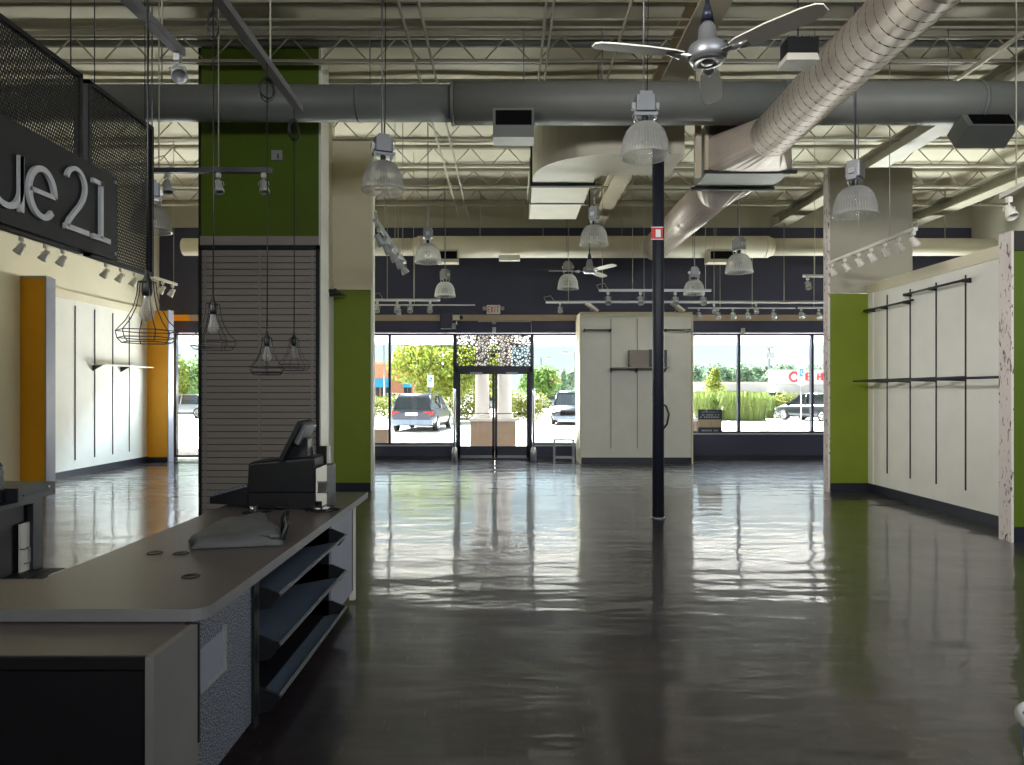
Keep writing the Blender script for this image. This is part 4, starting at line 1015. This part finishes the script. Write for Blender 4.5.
for px, lab in ((591, 'white slanted lamp head on top of the display bay, left'), (676, 'white slanted lamp head on top of the display bay, right')):
    q = P(px, 308, 16.5); t = thing('wall_washer_lamp', q, lab, 'lamp', 'lamp heads on the display bay')
    Mr = Matrix.Translation(q) @ Matrix.Rotation(math.radians(38), 4, 'Y')
    MB().box(-.17, .17, -.3, .0, -.025, .03, Mr).build('lamp_head', M['white'], t)
    MB().tube([q, (q.x, q.y + .1, 3.55)], .012, 6).build('stem', M['rail_grey'], t)
# left wall shelf
t = thing('wall_shelf', (-8.45, 15.6, 2.25), 'short pale shelf on the left white wall', 'shelf')
MB().box(XL + .02, -8.4, 14.6, 16.6, 2.245, 2.265).build('board', M['white'], t)
for y in (14.55, 15.6): MB().prism([(XL + .02, 2.12), (XL + .02, 2.24), (-8.42, 2.24)], y - .015, y + .015, 'y').build('bracket', M['black'], t)

# ------------------------------------------------------------------ storefront fittings
q = P(493.5, 309.5, YS - .05)
t = thing('exit_sign', q, 'red and white exit sign with twin emergency lamps on the navy wall', 'exit sign')
MB().box(q.x - .17, q.x + .17, q.y - .03, q.y + .04, q.z - .11, q.z + .11).build('housing', M['white'], t, bevel=.01)
def glyph(ch, x, z, h, wdt, y, th):
    segs = {'E': [((0, 0), (0, 1)), ((0, 0), (1, 0)), ((0, .5), (.85, .5)), ((0, 1), (1, 1))], 'X': [((0, 0), (1, 1)), ((0, 1), (1, 0))],
            'I': [((.5, 0), (.5, 1))], 'T': [((.5, 0), (.5, 1)), ((0, 1), (1, 1))],
            'H': [((0, 0), (0, 1)), ((1, 0), (1, 1)), ((0, .5), (1, .5))], 'O': [((0, 0), (0, 1)), ((1, 0), (1, 1)), ((0, 0), (1, 0)), ((0, 1), (1, 1))],
            'L': [((0, 0), (0, 1)), ((0, 0), (1, 0))], 'N': [((0, 0), (0, 1)), ((1, 0), (1, 1)), ((0, 1), (1, 0))], 'B': [((0, 0), (0, 1)), ((1, 0), (1, 1)), ((0, .5), (1, .5)), ((0, 0), (1, 0)), ((0, 1), (1, 1))]}
    mb = MB()
    for (a, b) in segs.get(ch, []):
        p0 = Vector((x + a[0] * wdt, y, z + a[1] * h)); p1 = Vector((x + b[0] * wdt, y, z + b[1] * h))
        mb.tube([p0, p1], th, 4, smooth=False)
    return mb
for i, ch in enumerate('EXIT'):
    glyph(ch, q.x - .135 + i * .072, q.z - .065, .13, .048, q.y - .034, .011).build('letter', M['red'], t)
for s_ in (-1, 1):
    MB().lathe([(0, -.02), (.05, -.01), (.055, .03), (.045, .05), (0, .05)], (q.x + s_ * .22, q.y - .03, q.z + .02), 16, Matrix.Rotation(PI / 2, 4, 'X')).build('emergency_lamp', M['rail_grey'], t)
q0, q1 = P(440, 311.5, YS - .3), P(451.5, 328.5, YS - .3)
t = thing('wall_speaker', (q0.x, YS, q1.z), 'navy box speaker mounted on the wall left of the doors', 'speaker')
MB().box(q0.x, q1.x, YS - .3, YS - .03, q1.z, q0.z).build('cabinet', M['navy_metal'], t, bevel=.01)
MB().box(q0.x + .02, q1.x - .02, YS - .31, YS - .3, q1.z + .03, q0.z - .02).build('speaker_grille', M['navy'], t)
q = P(457, 317.5, YS - .3)
t = thing('security_camera', q, 'pale security camera on a bracket beside the wall speaker', 'camera')
MB().box(q.x - .1, q.x + .07, q.y - .05, q.y + .05, q.z - .05, q.z + .06).build('body', M['duct_white'], t, bevel=.01)
MB().tube([q + Vector((.07, 0, 0)), q + Vector((.13, -.02, -.005))], .05, 12).build('lens', M['black'], t)
MB().tube([q, q + Vector((-.02, .1, -.12)), q + Vector((-.02, .27, -.14))], .02, 8).build('bracket', M['steel'], t)
for px, py, nm, lab in ((494, 322, 'motion_sensor', 'small round motion sensor above the doors'), (494, 330, 'door_chime', 'small pale box just over the patterned transom'), (743, 331, 'window_sensor', 'small pale box above the right window'), (454, 326, 'alarm_sensor', 'tiny pale sensor below the security camera')):
    q = P(px, py, YS - .04)
    mb = MB()
    if 'motion' in nm: mb.lathe([(0, -.03), (.05, -.02), (.06, .02), (.06, .04), (0, .04)], q, 16, Matrix.Rotation(PI / 2, 4, 'X'))
    else: mb.rbox(q.x - .045, q.x + .045, YS - .07, YS - .0, q.z - .07, q.z + .07, .012)
    tag(mb.build(nm, M['rail_grey']), lab, 'sensor')
# pale conduit frame over the doors
tag(MB().tube([P(478, 321.5, YS - .03), P(531, 321.5, YS - .03), P(531.5, 333, YS - .03)], .012, 6).build('surface_conduit', M['rail_grey']), 'pale conduit bent down over the right side of the doors', 'conduit')
# anti-theft posts
for px, lab in ((454.5, 'slim silver post left of the glass doors'), (533.5, 'slim silver post right of the glass doors')):
    xx = X(px, 17.05); t = thing('door_post', (xx, 17.05, 0), lab, 'post', 'silver posts at the doors')
    MB().tube([(xx, 17.05, 0), (xx, 17.05, 1.75)], .035, 14).build('post_shaft', M['chrome'], t)
    MB().lathe([(.075, 0), (.075, .24), (.05, .32), (.03, .34)], (xx, 17.05, 0), 16, caps=True).build('base_cover', M['chrome'], t)
# small stool
sx0, sx1, zt_ = X(554, 16.6), X(574.5, 16.6), H - 48.5 / F * 16.6
t = thing('metal_stool', ((sx0 + sx1) / 2, 16.8, 0), 'small grey metal stand before the window right of the doors', 'stand')
MB().box(sx0, sx1, 16.55, 16.95, zt_ - .03, zt_).build('seat', M['steel'], t)
for x_ in (sx0 + .015, sx1 - .015):
    for y in (16.57, 16.93): MB().box(x_ - .015, x_ + .015, y - .015, y + .015, 0, zt_ - .03).build('leg', M['steel'], t)
MB().box(sx0, sx1, 16.56, 16.58, .1, .13).box(sx0, sx1, 16.92, 16.94, .1, .13).build('stretcher', M['steel'], t)
# signboard standing in right window
ax_, bx_ = X(698.5, 17.3), X(722.5, 17.3); za, zb2 = .662, H - 18.5 / F * 17.3
t = thing('window_poster', ((ax_ + bx_) / 2, 17.3, .66), 'black and beige notice board standing on the right window sill', 'sign board')
MB().box(ax_, bx_, 17.345, 17.365, za, zb2).build('board', M['navy_metal'], t)
hh = zb2 - za
MB().box(ax_ + .01, bx_ - .01, 17.34, 17.346, za + hh * .24, za + hh * .57).build('beige_band', M['stripe'], t)
random.seed(11); mb = MB()
for (zz, n_, s_) in ((.89, 12, .5), (.77, 13, 1), (.67, 11, 1), (.1, 11, 1.1)):
    wt_ = (bx_ - ax_) * (.8 if s_ == 1 else .7)
    for k in range(n_):
        if random.random() < .12: continue
        xx = (ax_ + bx_) / 2 - wt_ / 2 + wt_ * k / n_
        mb.box(xx, xx + wt_ / n_ * .62, 17.336, 17.344, za + hh * zz - .018 * s_, za + hh * zz + .018 * s_)
mb.build('faded_lettering', M['cab_light'], t)
MB().lathe([(.03, 0), (.05, 0), (.05, .006), (.03, .006)], ((ax_ + bx_) / 2, 17.336, za + hh * .4), 14, Matrix.Rotation(PI / 2, 4, 'X')).build('emblem', M['slat'], t)
# thermostat-like plate on green column, cable coil
q = P(277, 155.5, 9.35)
t = thing('wall_plate', q, 'pale socket plate high on the green column', 'wall plate')
MB().box(q.x - .07, q.x + .07, 9.33, 9.37, q.z - .065, q.z + .065).build('plate', M['rail_grey'], t)
MB().box(q.x + .02, q.x + .03, 9.3, 9.33, q.z - .05, q.z + .01).build('plug', M['black'], t)
for (px, py, Y) in ((86, 2, 5.0),):
    pass
# blue bin at the right edge
t = thing('waste_bin', (1.99, 2.4, 0), 'blue plastic bin with a pale rim at the bottom right edge', 'bin')
MB().lathe([(0, .0), (.15, 0), (.19, .53), (.185, .53), (.145, .01), (0, .01)], (1.99, 2.4, 0), 32).build('bin_body', M['blue'], t)
MB().lathe([(.19, .525), (.205, .535), (.207, .55), (.19, .565), (.183, .55)], (1.99, 2.4, 0), 32).build('liner_rim', M['label'], t)

# ------------------------------------------------------------------ outside
struct('ground', MB().box(-90, 110, YS + .25, 260, -.25, -.05), M['asphalt'])
bpy.data.objects['ground'].name = 'floor_outside'
struct('trim_30', MB().box(-14, 16, YS + .2, 23.8, 3.32, 3.45), M['soffit'])
struct('trim_31', MB().box(-14, 16, 23.6, 23.85, 3.28, 4.4), M['soffit'])
struct('trim_32', MB().box(-14, 16, YS + .2, 23.85, 4.4, 4.5), M['far_roof'])
def portico(xc, lab, n=2):
    t = thing('portico_pillar', (xc, 20.6, -.05), lab, 'pillar', 'canopy pillars outside')
    wd = .33 * n
    MB().box(xc - wd, xc + wd, 20.3, 20.95, -.05, .82).build('pedestal', M['stucco'], t)
    MB().box(xc - wd - .04, xc + wd + .04, 20.26, 20.99, .82, .9).build('pedestal_cap', M['column_white'], t)
    for k in range(n):
        cx = xc + (k - (n - 1) / 2) * .66
        MB().lathe([(.26, .9), (.26, .98), (.21, 1.05), (.19, 3.1), (.25, 3.2), (.27, 3.32)], (cx, 20.62, 0), 28).build('column', M['column_white'], t)
portico(X(493.3, 20.5), 'pair of cream round columns on a tan pedestal outside the doors')
portico(X(340, 20.5), 'cream columns outside, hidden mostly by the left pilaster')
portico(X(676, 20.5), 'cream columns outside behind the display bay')
struct('trim_33', MB().box(-6.0, X(389, 19.8), 19.6, 19.9, -.05, .62).box(X(676, 19.8), X(693.5, 19.8), 19.6, 19.9, -.05, .8), M['stucco'])

def tube_ring(): pass
def blob_foliage(mb, c, rad, n, leaf, seed):
    rnd = random.Random(seed); c = Vector(c)
    for _ in range(n):
        while True:
            d_ = Vector((rnd.gauss(0, 1), rnd.gauss(0, 1), rnd.gauss(0, 1)))
            if d_.length > .1: break
        d_.normalize(); rr = .6 + .45 * rnd.random() ** .6
        p_ = c + Vector((d_.x * rad[0] * rr, d_.y * rad[1] * rr, d_.z * rad[2] * rr))
        a = Vector((rnd.uniform(-1, 1), rnd.uniform(-1, 1), rnd.uniform(-1, 1))).normalized(); b_ = a.cross(d_ + Vector((.1, .2, .3)))
        if b_.length < .01: continue
        b_.normalize(); s_ = leaf * rnd.uniform(.6, 1.3)
        mb.poly([p_ - a * s_, p_ + b_ * s_ * .5, p_ + a * s_, p_ - b_ * s_ * .5])
def tree(x, y, h, r, lab, m, seed, trunk=.14, n=5200, leaf=.13, nb=14, zs_=.8):
    t = thing('leafy_tree', (x, y, -.05), lab, 'tree', 'trees outside')
    rnd = random.Random(seed); mb = MB(); cz = h - r * .85
    MB().tube([(x, y, -.05), (x + .05, y, h * .35), (x - .05, y, cz)], [trunk, trunk * .8, trunk * .5], 8).tube([(x, y, h * .35), (x - r * .4, y, cz)], [trunk * .5, .03], 6).tube([(x, y, h * .38), (x + r * .4, y + .2, cz + .2)], [trunk * .5, .03], 6).build('trunk', M['bark'], t)
    for k in range(nb):
        a = rnd.uniform(0, 2 * PI); e = rnd.uniform(-.7, .9)
        c = (x + r * .6 * math.cos(a) * math.cos(e), y + r * .6 * math.sin(a) * math.cos(e), cz + r * .65 * math.sin(e) * zs_)
        blob_foliage(mb, c, (r * .42, r * .42, r * .36), n // nb, leaf, seed * 100 + k)
    f_ = mb.build('foliage', M[m], t)
def bush(x, y, rx, rz, lab, m, seed, n=2200, leaf=.07, group='bushes outside'):
    mb = MB(); rnd = random.Random(seed)
    for k in range(5):
        blob_foliage(mb, (x + rnd.uniform(-.5, .5) * rx, y + rnd.uniform(-.2, .2), rz * .5 + rnd.uniform(-.1, .1)), (rx * .65, .6, rz * .55), n // 5, leaf, seed * 10 + k)
    mb.v = [(a, b_, max(c_, -.04)) for a, b_, c_ in mb.v]
    tag(mb.build('round_bush', M[m]), lab, 'bush', group)
tree(X(434, 40), 40, 5.3, 2.65, 'yellow green leafy tree behind the parked dark suv', 'leaf_yellow', 1, n=9000)
tree(X(474, 47), 47, 5.2, 2.6, 'yellow green tree seen through the left door pane', 'leaf_yellow', 2, n=5000)
tree(X(186, 62), 62, 5.6, 3.3, 'green tree seen through the window left of the slatwall', 'leaf_green', 3, n=7000, leaf=.17)
tree(X(540, 60), 60, 4.2, 2.0, 'green tree seen right of the doors', 'leaf_green', 4, n=4000)
mb = MB()
for k, (zz, rr) in enumerate(((.5, 1.0), (1.1, .95), (1.7, .75), (2.3, .5), (2.75, .28))): blob_foliage(mb, (X(714, 46) + .06 * (-1) ** k, 46, zz), (rr, rr, .5), 620, .08, 500 + k)
tag(mb.build('conical_shrub', M['leaf_yellow']), 'bright yellow green conical shrub rising behind the grasses in the right window', 'shrub')
for k, (px, Y, rx, rz, lab, m) in enumerate((
    (372, 44, 1.5, 1.35, 'leftmost yellow green hedge bush in the left window', 'leaf_hedge'),
    (391, 44, 1.6, 1.4, 'hedge bush left of the parked suv', 'leaf_hedge'),
    (452, 43, 1.5, 1.75, 'hedge bush right of the parked suv', 'leaf_hedge'),
    (470, 43, 1.4, 1.8, 'hedge bush in the left door pane', 'leaf_hedge'),
    (517, 42, 1.3, 1.6, 'hedge bush in the right door pane, nearest the column', 'leaf_hedge'),
    (534, 42, 1.2, 1.5, 'round hedge bush right of the doors', 'leaf_hedge'),
    (775, 47, 1.4, 1.2, 'olive bush right of the ornamental grasses', 'leaf_hedge'),
    (791, 46, 1.5, 1.5, 'dark olive bush beside the hatchback', 'leaf_hedge'))):
    bush(X(px, Y), Y, rx, rz, lab, m, 40 + k)
for k, (px, Y, rr, hh) in enumerate(((700, 42, .9, 1.5), (717, 43, 1.0, 1.45), (734, 42, 1.1, 1.55), (752, 42, 1.1, 1.5), (763, 46, .9, 1.3))):
    mb = MB(); rnd = random.Random(70 + k); x = X(px, Y)
    for _ in range(1500):
        a = rnd.uniform(0, 2 * PI); l = rnd.uniform(.3, 1) * rr; h_ = hh * rnd.uniform(.45, 1.12); ca, sa = math.cos(a), math.sin(a)
        r1_ = .75 * l; pts = [(x + r1_ * ca, Y + r1_ * sa, -.04), (x + .85 * l * ca, Y + .85 * l * sa, h_ * .75), (x + .95 * l * ca, Y + .95 * l * sa, h_), (x + 1.1 * l * ca, Y + 1.1 * l * sa, h_ * .75)]
        wv_ = .02
        b = len(mb.v)
        for q in pts: mb.v += [(q[0] - wv_ * sa, q[1] + wv_ * ca, q[2]), (q[0] + wv_ * sa, q[1] - wv_ * ca, q[2])]
        for i in range(3): mb.face([b + 2 * i, b + 2 * i + 1, b + 2 * i + 3, b + 2 * i + 2])
    tag(mb.build('ornamental_grass', M['grass']), '%s clump of pale ornamental grass in the right window' % ('leftmost', 'second', 'middle', 'fourth', 'rightmost')[k], 'grass clump', 'ornamental grass clumps')

# cars
def carpaint(name, c, metal=.3): return mat(name, c, .3, metal=metal, coat=.6, var=.02)
def car(x, y, rz, L, Wd, Ht, paint, lab, kind='suv'):
    t = thing('parked_car', (x, y, -.05), lab, 'car', 'parked cars', rz)
    # side stations along x (rear at -L/2, front +L/2): (x, z_bottom, z_belt, z_top, halfwidth)
    hw = Wd / 2; wheel = .34 if kind != 'hatch' else .31
    belt = Ht * .60
    st = [(-.5, .42, belt * .78, .80), (-.485, .30, belt * .98, .93), (-.40, .24, belt * 1.02, 1), (-.1, .22, belt, 1), (.22, .22, belt * .98, 1), (.36, .24, belt * .93, .98), (.46, .28, belt * .82, .93), (.5, .38, belt * .62, .78)]
    rings = []
    for u, zb_, zt_, w_ in st:
        h_ = hw * w_; X_ = u * L
        rings.append([(X_, -h_ * .92, zb_), (X_, -h_, zb_ + (zt_ - zb_) * .3), (X_, -h_ * .985, zb_ + (zt_ - zb_) * .75), (X_, -h_ * .88, zt_), (X_, h_ * .88, zt_), (X_, h_ * .985, zb_ + (zt_ - zb_) * .75), (X_, h_, zb_ + (zt_ - zb_) * .3), (X_, h_ * .92, zb_)])
    local_build(MB().loft(rings, smooth=True), 'body', paint, t)
    rear, front = (-.47, .20) if kind != 'sedan' else (-.38, .2)
    r2 = []
    for u, zt_, w_ in ((rear, belt * .98, .86), (rear + .05, Ht * .93, .74), (rear + .13, Ht, .70), (front - .2, Ht * .99, .70), (front - .1, Ht * .93, .74), (front + .08, belt * .97, .86)):
        h_ = hw * w_; X_ = u * L
        r2.append([(X_, -hw * .87, belt * .95), (X_, -h_ - .0, (belt + zt_) / 2), (X_, -h_, zt_), (X_, h_, zt_), (X_, h_, (belt + zt_) / 2), (X_, hw * .87, belt * .95)])
    local_build(MB().loft(r2, smooth=False), 'windows', M['car_glass'], t)
    # roof skin and pillars
    mb = MB(); mb.loft([[(u * L, -hw * .69, zt_ - .03), (u * L, hw * .69, zt_ - .03), (u * L, hw * .66, zt_ + .025), (u * L, -hw * .66, zt_ + .025)] for u, zt_ in ((rear + .04, Ht * .93), (rear + .13, Ht), (front - .2, Ht * .99), (front - .1, Ht * .94))], smooth=True)
    for s_ in (-1, 1):
        for (ua, ub) in ((rear, rear + .06), (-.02, -.03), (front + .08, front - .11)):
            za_ = belt * .97; zb_ = Ht * .95
            mb.tube([(ua * L, s_ * hw * .87, za_), (ub * L, s_ * hw * .74, zb_)], .045, 5)
    local_build(mb, 'roof', paint, t)
    for ux in (-.31, .31):
        for s_ in (-1, 1):
            wb = local_build(MB().lathe([(0, -.1), (wheel * .6, -.1), (wheel, -.09), (wheel, .09), (wheel * .62, .1), (wheel * .6, .08), (0, .08)], (ux * L, s_ * (hw - .09), wheel), 22, Matrix.Rotation(PI / 2, 4, 'X')), 'wheel', M['tyre'], t)
            hb = MB()
            for k in range(5):
                a = 2 * PI * k / 5; hb.tube([(ux * L, s_ * (hw + .015), wheel), (ux * L + wheel * .58 * math.cos(a), s_ * (hw + .0), wheel + wheel * .58 * math.sin(a))], .035, 4)
            hb.tube([(ux * L + wheel * .6 * math.cos(2 * PI * k / 16), s_ * (hw + .012), wheel + wheel * .6 * math.sin(2 * PI * k / 16)) for k in range(16)], .025, 5, closed=True)
            local_build(hb, 'hubcap', M['chrome'], wb)
    for s_ in (-1, 1):
        local_build(MB().rbox(-L * .495, -L * .44, s_ * hw * .55, s_ * hw * .93, belt * .74, belt * .90, .02) if True else None, 'tail_light', M['tail'], t)
        local_build(MB().rbox(L * .44, L * .49, s_ * hw * .5, s_ * hw * .9, belt * .62, belt * .74, .02), 'headlight', M['chrome'], t)
        local_build(MB().box(front * L + .1, front * L + .2, s_ * hw * 1.0, s_ * hw * 1.14, belt * 1.0, belt * 1.12), 'side_mirror', paint, t)
    local_build(MB().box(-L * .506, -L * .49, -.26, .26, belt * .72, belt * .85), 'licence_plate', M['label'], t)
    local_build(MB().rbox(-L * .51, -L * .44, -hw * .92, hw * .92, .3, .52, .05).rbox(L * .44, L * .51, -hw * .85, hw * .85, .28, .46, .05), 'bumper', M['bin'] if kind == 'suv' else paint, t)
    local_build(MB().box(L * .485, L * .505, -hw * .5, hw * .5, belt * .48, belt * .68), 'radiator_grille', M['dark_grille'], t)
    return t
grey = carpaint('dark_grey_car_paint', srgb(60, 64, 78)); silver = carpaint('silver_car_paint', srgb(140, 146, 150)); dark = carpaint('charcoal_car_paint', srgb(48, 54, 64))
car(X(423, 32), 32.2, math.radians(84), 4.6, 1.95, 1.62, grey, 'grey suv parked outside, seen from behind through the left window')
car(X(572, 37.5), 38, math.radians(-97), 4.7, 1.95, 1.75, dark, 'dark suv facing the store, beside the white display bay')
car(X(824, 40), 41.5, math.radians(118), 4.3, 1.8, 1.6, dark, 'grey hatchback seen through the right window', 'hatch')
car(X(186, 46), 46, math.radians(172), 4.5, 1.8, 1.5, silver, 'silver car seen through the window left of the slatwall', 'sedan')
car(X(500, 60), 62, math.radians(15), 4.6, 1.8, 1.5, silver, 'pale car far behind the cream columns', 'sedan')
car(X(400, 72), 72, math.radians(5), 4.6, 1.8, 1.5, silver, 'distant pale car left of the leafy tree', 'sedan')
car(X(750, 75), 76, math.radians(8), 4.6, 1.8, 1.5, silver, 'distant pale car above the ornamental grasses', 'sedan')
car(X(773, 74), 73, math.radians(-8), 4.6, 1.8, 1.6, dark, 'distant dark car left of the hatchback', 'sedan')
car(X(560, 70), 70, math.radians(4), 4.8, 1.9, 1.5, silver, 'distant pale car above the dark suv', 'sedan')
# parking signs
def psign(px, Y, z0, z1, wpx, lab):
    x = X(px, Y); wd = wpx / F * Y
    t = thing('parking_sign', (x, Y, -.05), lab, 'sign', 'parking signs outside')
    MB().tube([(x, Y, -.05), (x, Y, z1 + .15)], .04, 8).build('post', M['steel'], t)
    MB().box(x - wd / 2, x + wd / 2, Y - .06, Y - .04, z0, z1).build('plate', M['label'], t)
    MB().box(x - wd * .32, x + wd * .32, Y - .075, Y - .06, z0 + (z1 - z0) * .45, z1 - .1).build('symbol_panel', M['blue_sign'], t)
    MB().tube([(x - .02, Y - .09, z0 + (z1 - z0) * .8), (x - .02, Y - .09, z0 + (z1 - z0) * .62), (x + .08, Y - .09, z0 + (z1 - z0) * .6), (x + .12, Y - .09, z0 + (z1 - z0) * .5)], .02, 5).build('wheelchair_symbol', M['label'], t)
psign(430.5, 35, H + .2, H + .78, 6, 'white and blue accessible parking sign behind the grey suv')
psign(801, 38, H + .33, H + 1.3, 7, 'tall white and blue accessible parking sign behind the hatchback')
# monument sign with red face
t = thing('roadside_sign', (X(556, 80), 80, 0), 'red and white roadside sign seen right of the doors', 'sign')
MB().box(X(551, 80), X(561, 80), 79.8, 80.1, H + .8, H + 2.2).build('face', M['label'], t)
MB().box(X(552, 80), X(560, 80), 79.7, 79.8, H + 1.0, H + 1.5).build('red_panel', M['letter_red'], t)
MB().tube([(X(556, 80), 80, -.05), (X(556, 80), 80, H + .8)], .12, 8).build('post', M['steel'], t)
# light poles
for px, Y, yt, lab in ((541, 75, 358, 'parking lot light pole left of the roadside sign'), (575, 60, 352.5, 'parking lot light pole next to the display bay'), (384, 80, 345, 'parking lot light pole in front of the brick building'), (829, 90, 366, 'parking lot light pole at the far right window')):
    x = X(px, Y); zt_ = H + (VY - yt) / F * Y
    t = thing('light_pole', (x, Y, -.05), lab, 'light pole', 'parking lot light poles')
    MB().tube([(x, Y, -.05), (x, Y, zt_)], .07, 8).build('shaft', M['steel'], t)
    MB().box(x - .9, x + .9, Y - .1, Y + .1, zt_, zt_ + .08).box(x - 1.1, x - .6, Y - .2, Y + .2, zt_ - .06, zt_ + .1).box(x + .6, x + 1.1, Y - .2, Y + .2, zt_ - .06, zt_ + .1).build('lamp_arm', M['steel'], t)
# telecom tower
x = X(769, 170); t = thing('telecom_tower', (x, 170, -.05), 'distant telecom tower above the trees in the right window', 'tower')
zt_ = H + 46 / F * 170
MB().tube([(x, 170, -.05), (x, 170, zt_)], [.35, .15], 6).build('mast', M['steel'], t)
MB().box(x - 1, x + 1, 169, 171, zt_ - 3.2, zt_ - 1.8).box(x - .8, x + .8, 169.5, 170.5, zt_ - .8, zt_ - .5).build('antenna_platform', M['steel'], t)
# buildings
t = thing('brick_building', (X(395, 95), 97, -.05), 'orange brick shop building with blue awnings beyond the car park', 'building')
bx0_, bx1_ = X(352, 95), X(413, 95)
MB().box(bx0_, bx1_, 95, 110, -.05, H + 3.6).build('walls', M['brick'], t)
MB().box(bx0_ - .2, bx1_ + .2, 94.8, 110.2, H + 3.6, H + 4.0).build('parapet', M['stucco'], t)
for a, b in ((374, 388), (403, 411)):
    MB().prism([(94.95, H + 1.7), (94.95, H + .5), (93.6, H + .5)], X(a, 94.5), X(b, 94.5), 'x').build('awning', M['awning'], t)
for a in (376, 381, 386, 404, 408): MB().box(X(a, 95), X(a + 3.4, 95), 94.93, 95, .3, H + .5).build('shop_window', M['car_glass'], t)
t = thing('supermarket_building', (X(830, 150), 152, -.05), 'long cream store building with red letters, far behind the hatchback', 'building')
ex0, ex1 = X(774, 150), X(870, 150)
MB().box(ex0, ex1, 150, 152.5, -.05, H + 4.2).build('walls', M['soffit'], t)
MB().box(ex0 - .4, ex1, 149.7, 152.8, H + 4.2, H + 4.6).build('parapet', M['far_roof'], t)
MB().box(ex0, ex1, 149.5, 150, -.05, H + 1.4).build('shopfront_band', M['far_roof'], t)
MB().lathe([(.7, 0), (1.15, 0), (1.15, .2), (.7, .2)], (X(794, 149.9), 149.9, H + 3.0), 20, Matrix.Rotation(PI / 2, 4, 'X')).build('round_logo', M['letter_red'], t)
for i, (ch, px) in enumerate((('H', 802), ('B', 807), ('L', 811), ('H', 818), ('O', 823))):
    glyph(ch, X(px, 149.7), H + 2.3, 1.5, .75, 149.7, .16).build('red_letter', M['letter_red'], t)
t = thing('distant_store', (X(720, 190), 190, -.05), 'low grey store roofs beyond the grasses in the right window', 'building')
MB().box(X(696, 180), X(772, 180), 180, 200, -.05, H + 1.9).build('walls', M['far_roof'], t)
MB().box(X(694, 179), X(774, 179), 179, 201, H + 1.9, H + 2.3).build('roof', M['wall_grey'], t)
# distant tree line, one tree each
k = 0
for px0, px1, ytop in ((694, 840, 364), (536, 590, 368), (174, 205, 372), (372, 400, 380)):
    px = px0
    while px < px1:
        k += 1; Y = 205 + (k % 4) * 9; rnd = random.Random(k); x = X(px, Y); h = H + (VY - ytop - rnd.uniform(-3, 4)) / F * Y
        t = thing('distant_tree', (x, Y, -.05), 'hazy green tree in the distant tree line, number %d from the left' % k, 'tree', 'distant tree line')
        t['_px'] = px
        mb = MB()
        for j in range(4): blob_foliage(mb, (x + rnd.uniform(-1.5, 1.5), Y, h * rnd.uniform(.45, .72)), (2.3, 2.3, h * .30), 150, .6, k * 7 + j)
        mb.build('foliage', M['leaf_far'], t)
        MB().tube([(x, Y, -.05), (x, Y, h * .6)], [.3, .15], 6).build('trunk', M['bark'], t)
        px += rnd.uniform(6, 8.5)
dts = sorted([o for o in bpy.data.objects if o.name.startswith('distant_tree')], key=lambda o: o['_px'])
cnt = {}
for o in dts:
    px = o['_px']; reg = 'far right window' if px > 690 else 'window beside the doors' if px > 530 else 'window left of the slatwall' if px < 210 else 'window left of the doors'
    cnt[reg] = cnt.get(reg, 0) + 1; n_ = cnt[reg]
    words = ORD + ['thirteenth', 'fourteenth', 'fifteenth', 'sixteenth', 'seventeenth', 'eighteenth', 'nineteenth', 'twentieth', '21st', '22nd', '23rd', '24th', '25th', '26th', '27th', '28th', '29th', '30th']
    o['label'] = 'hazy distant tree, %s from the left in the %s' % (words[n_ - 1], reg)
    del o['_px']
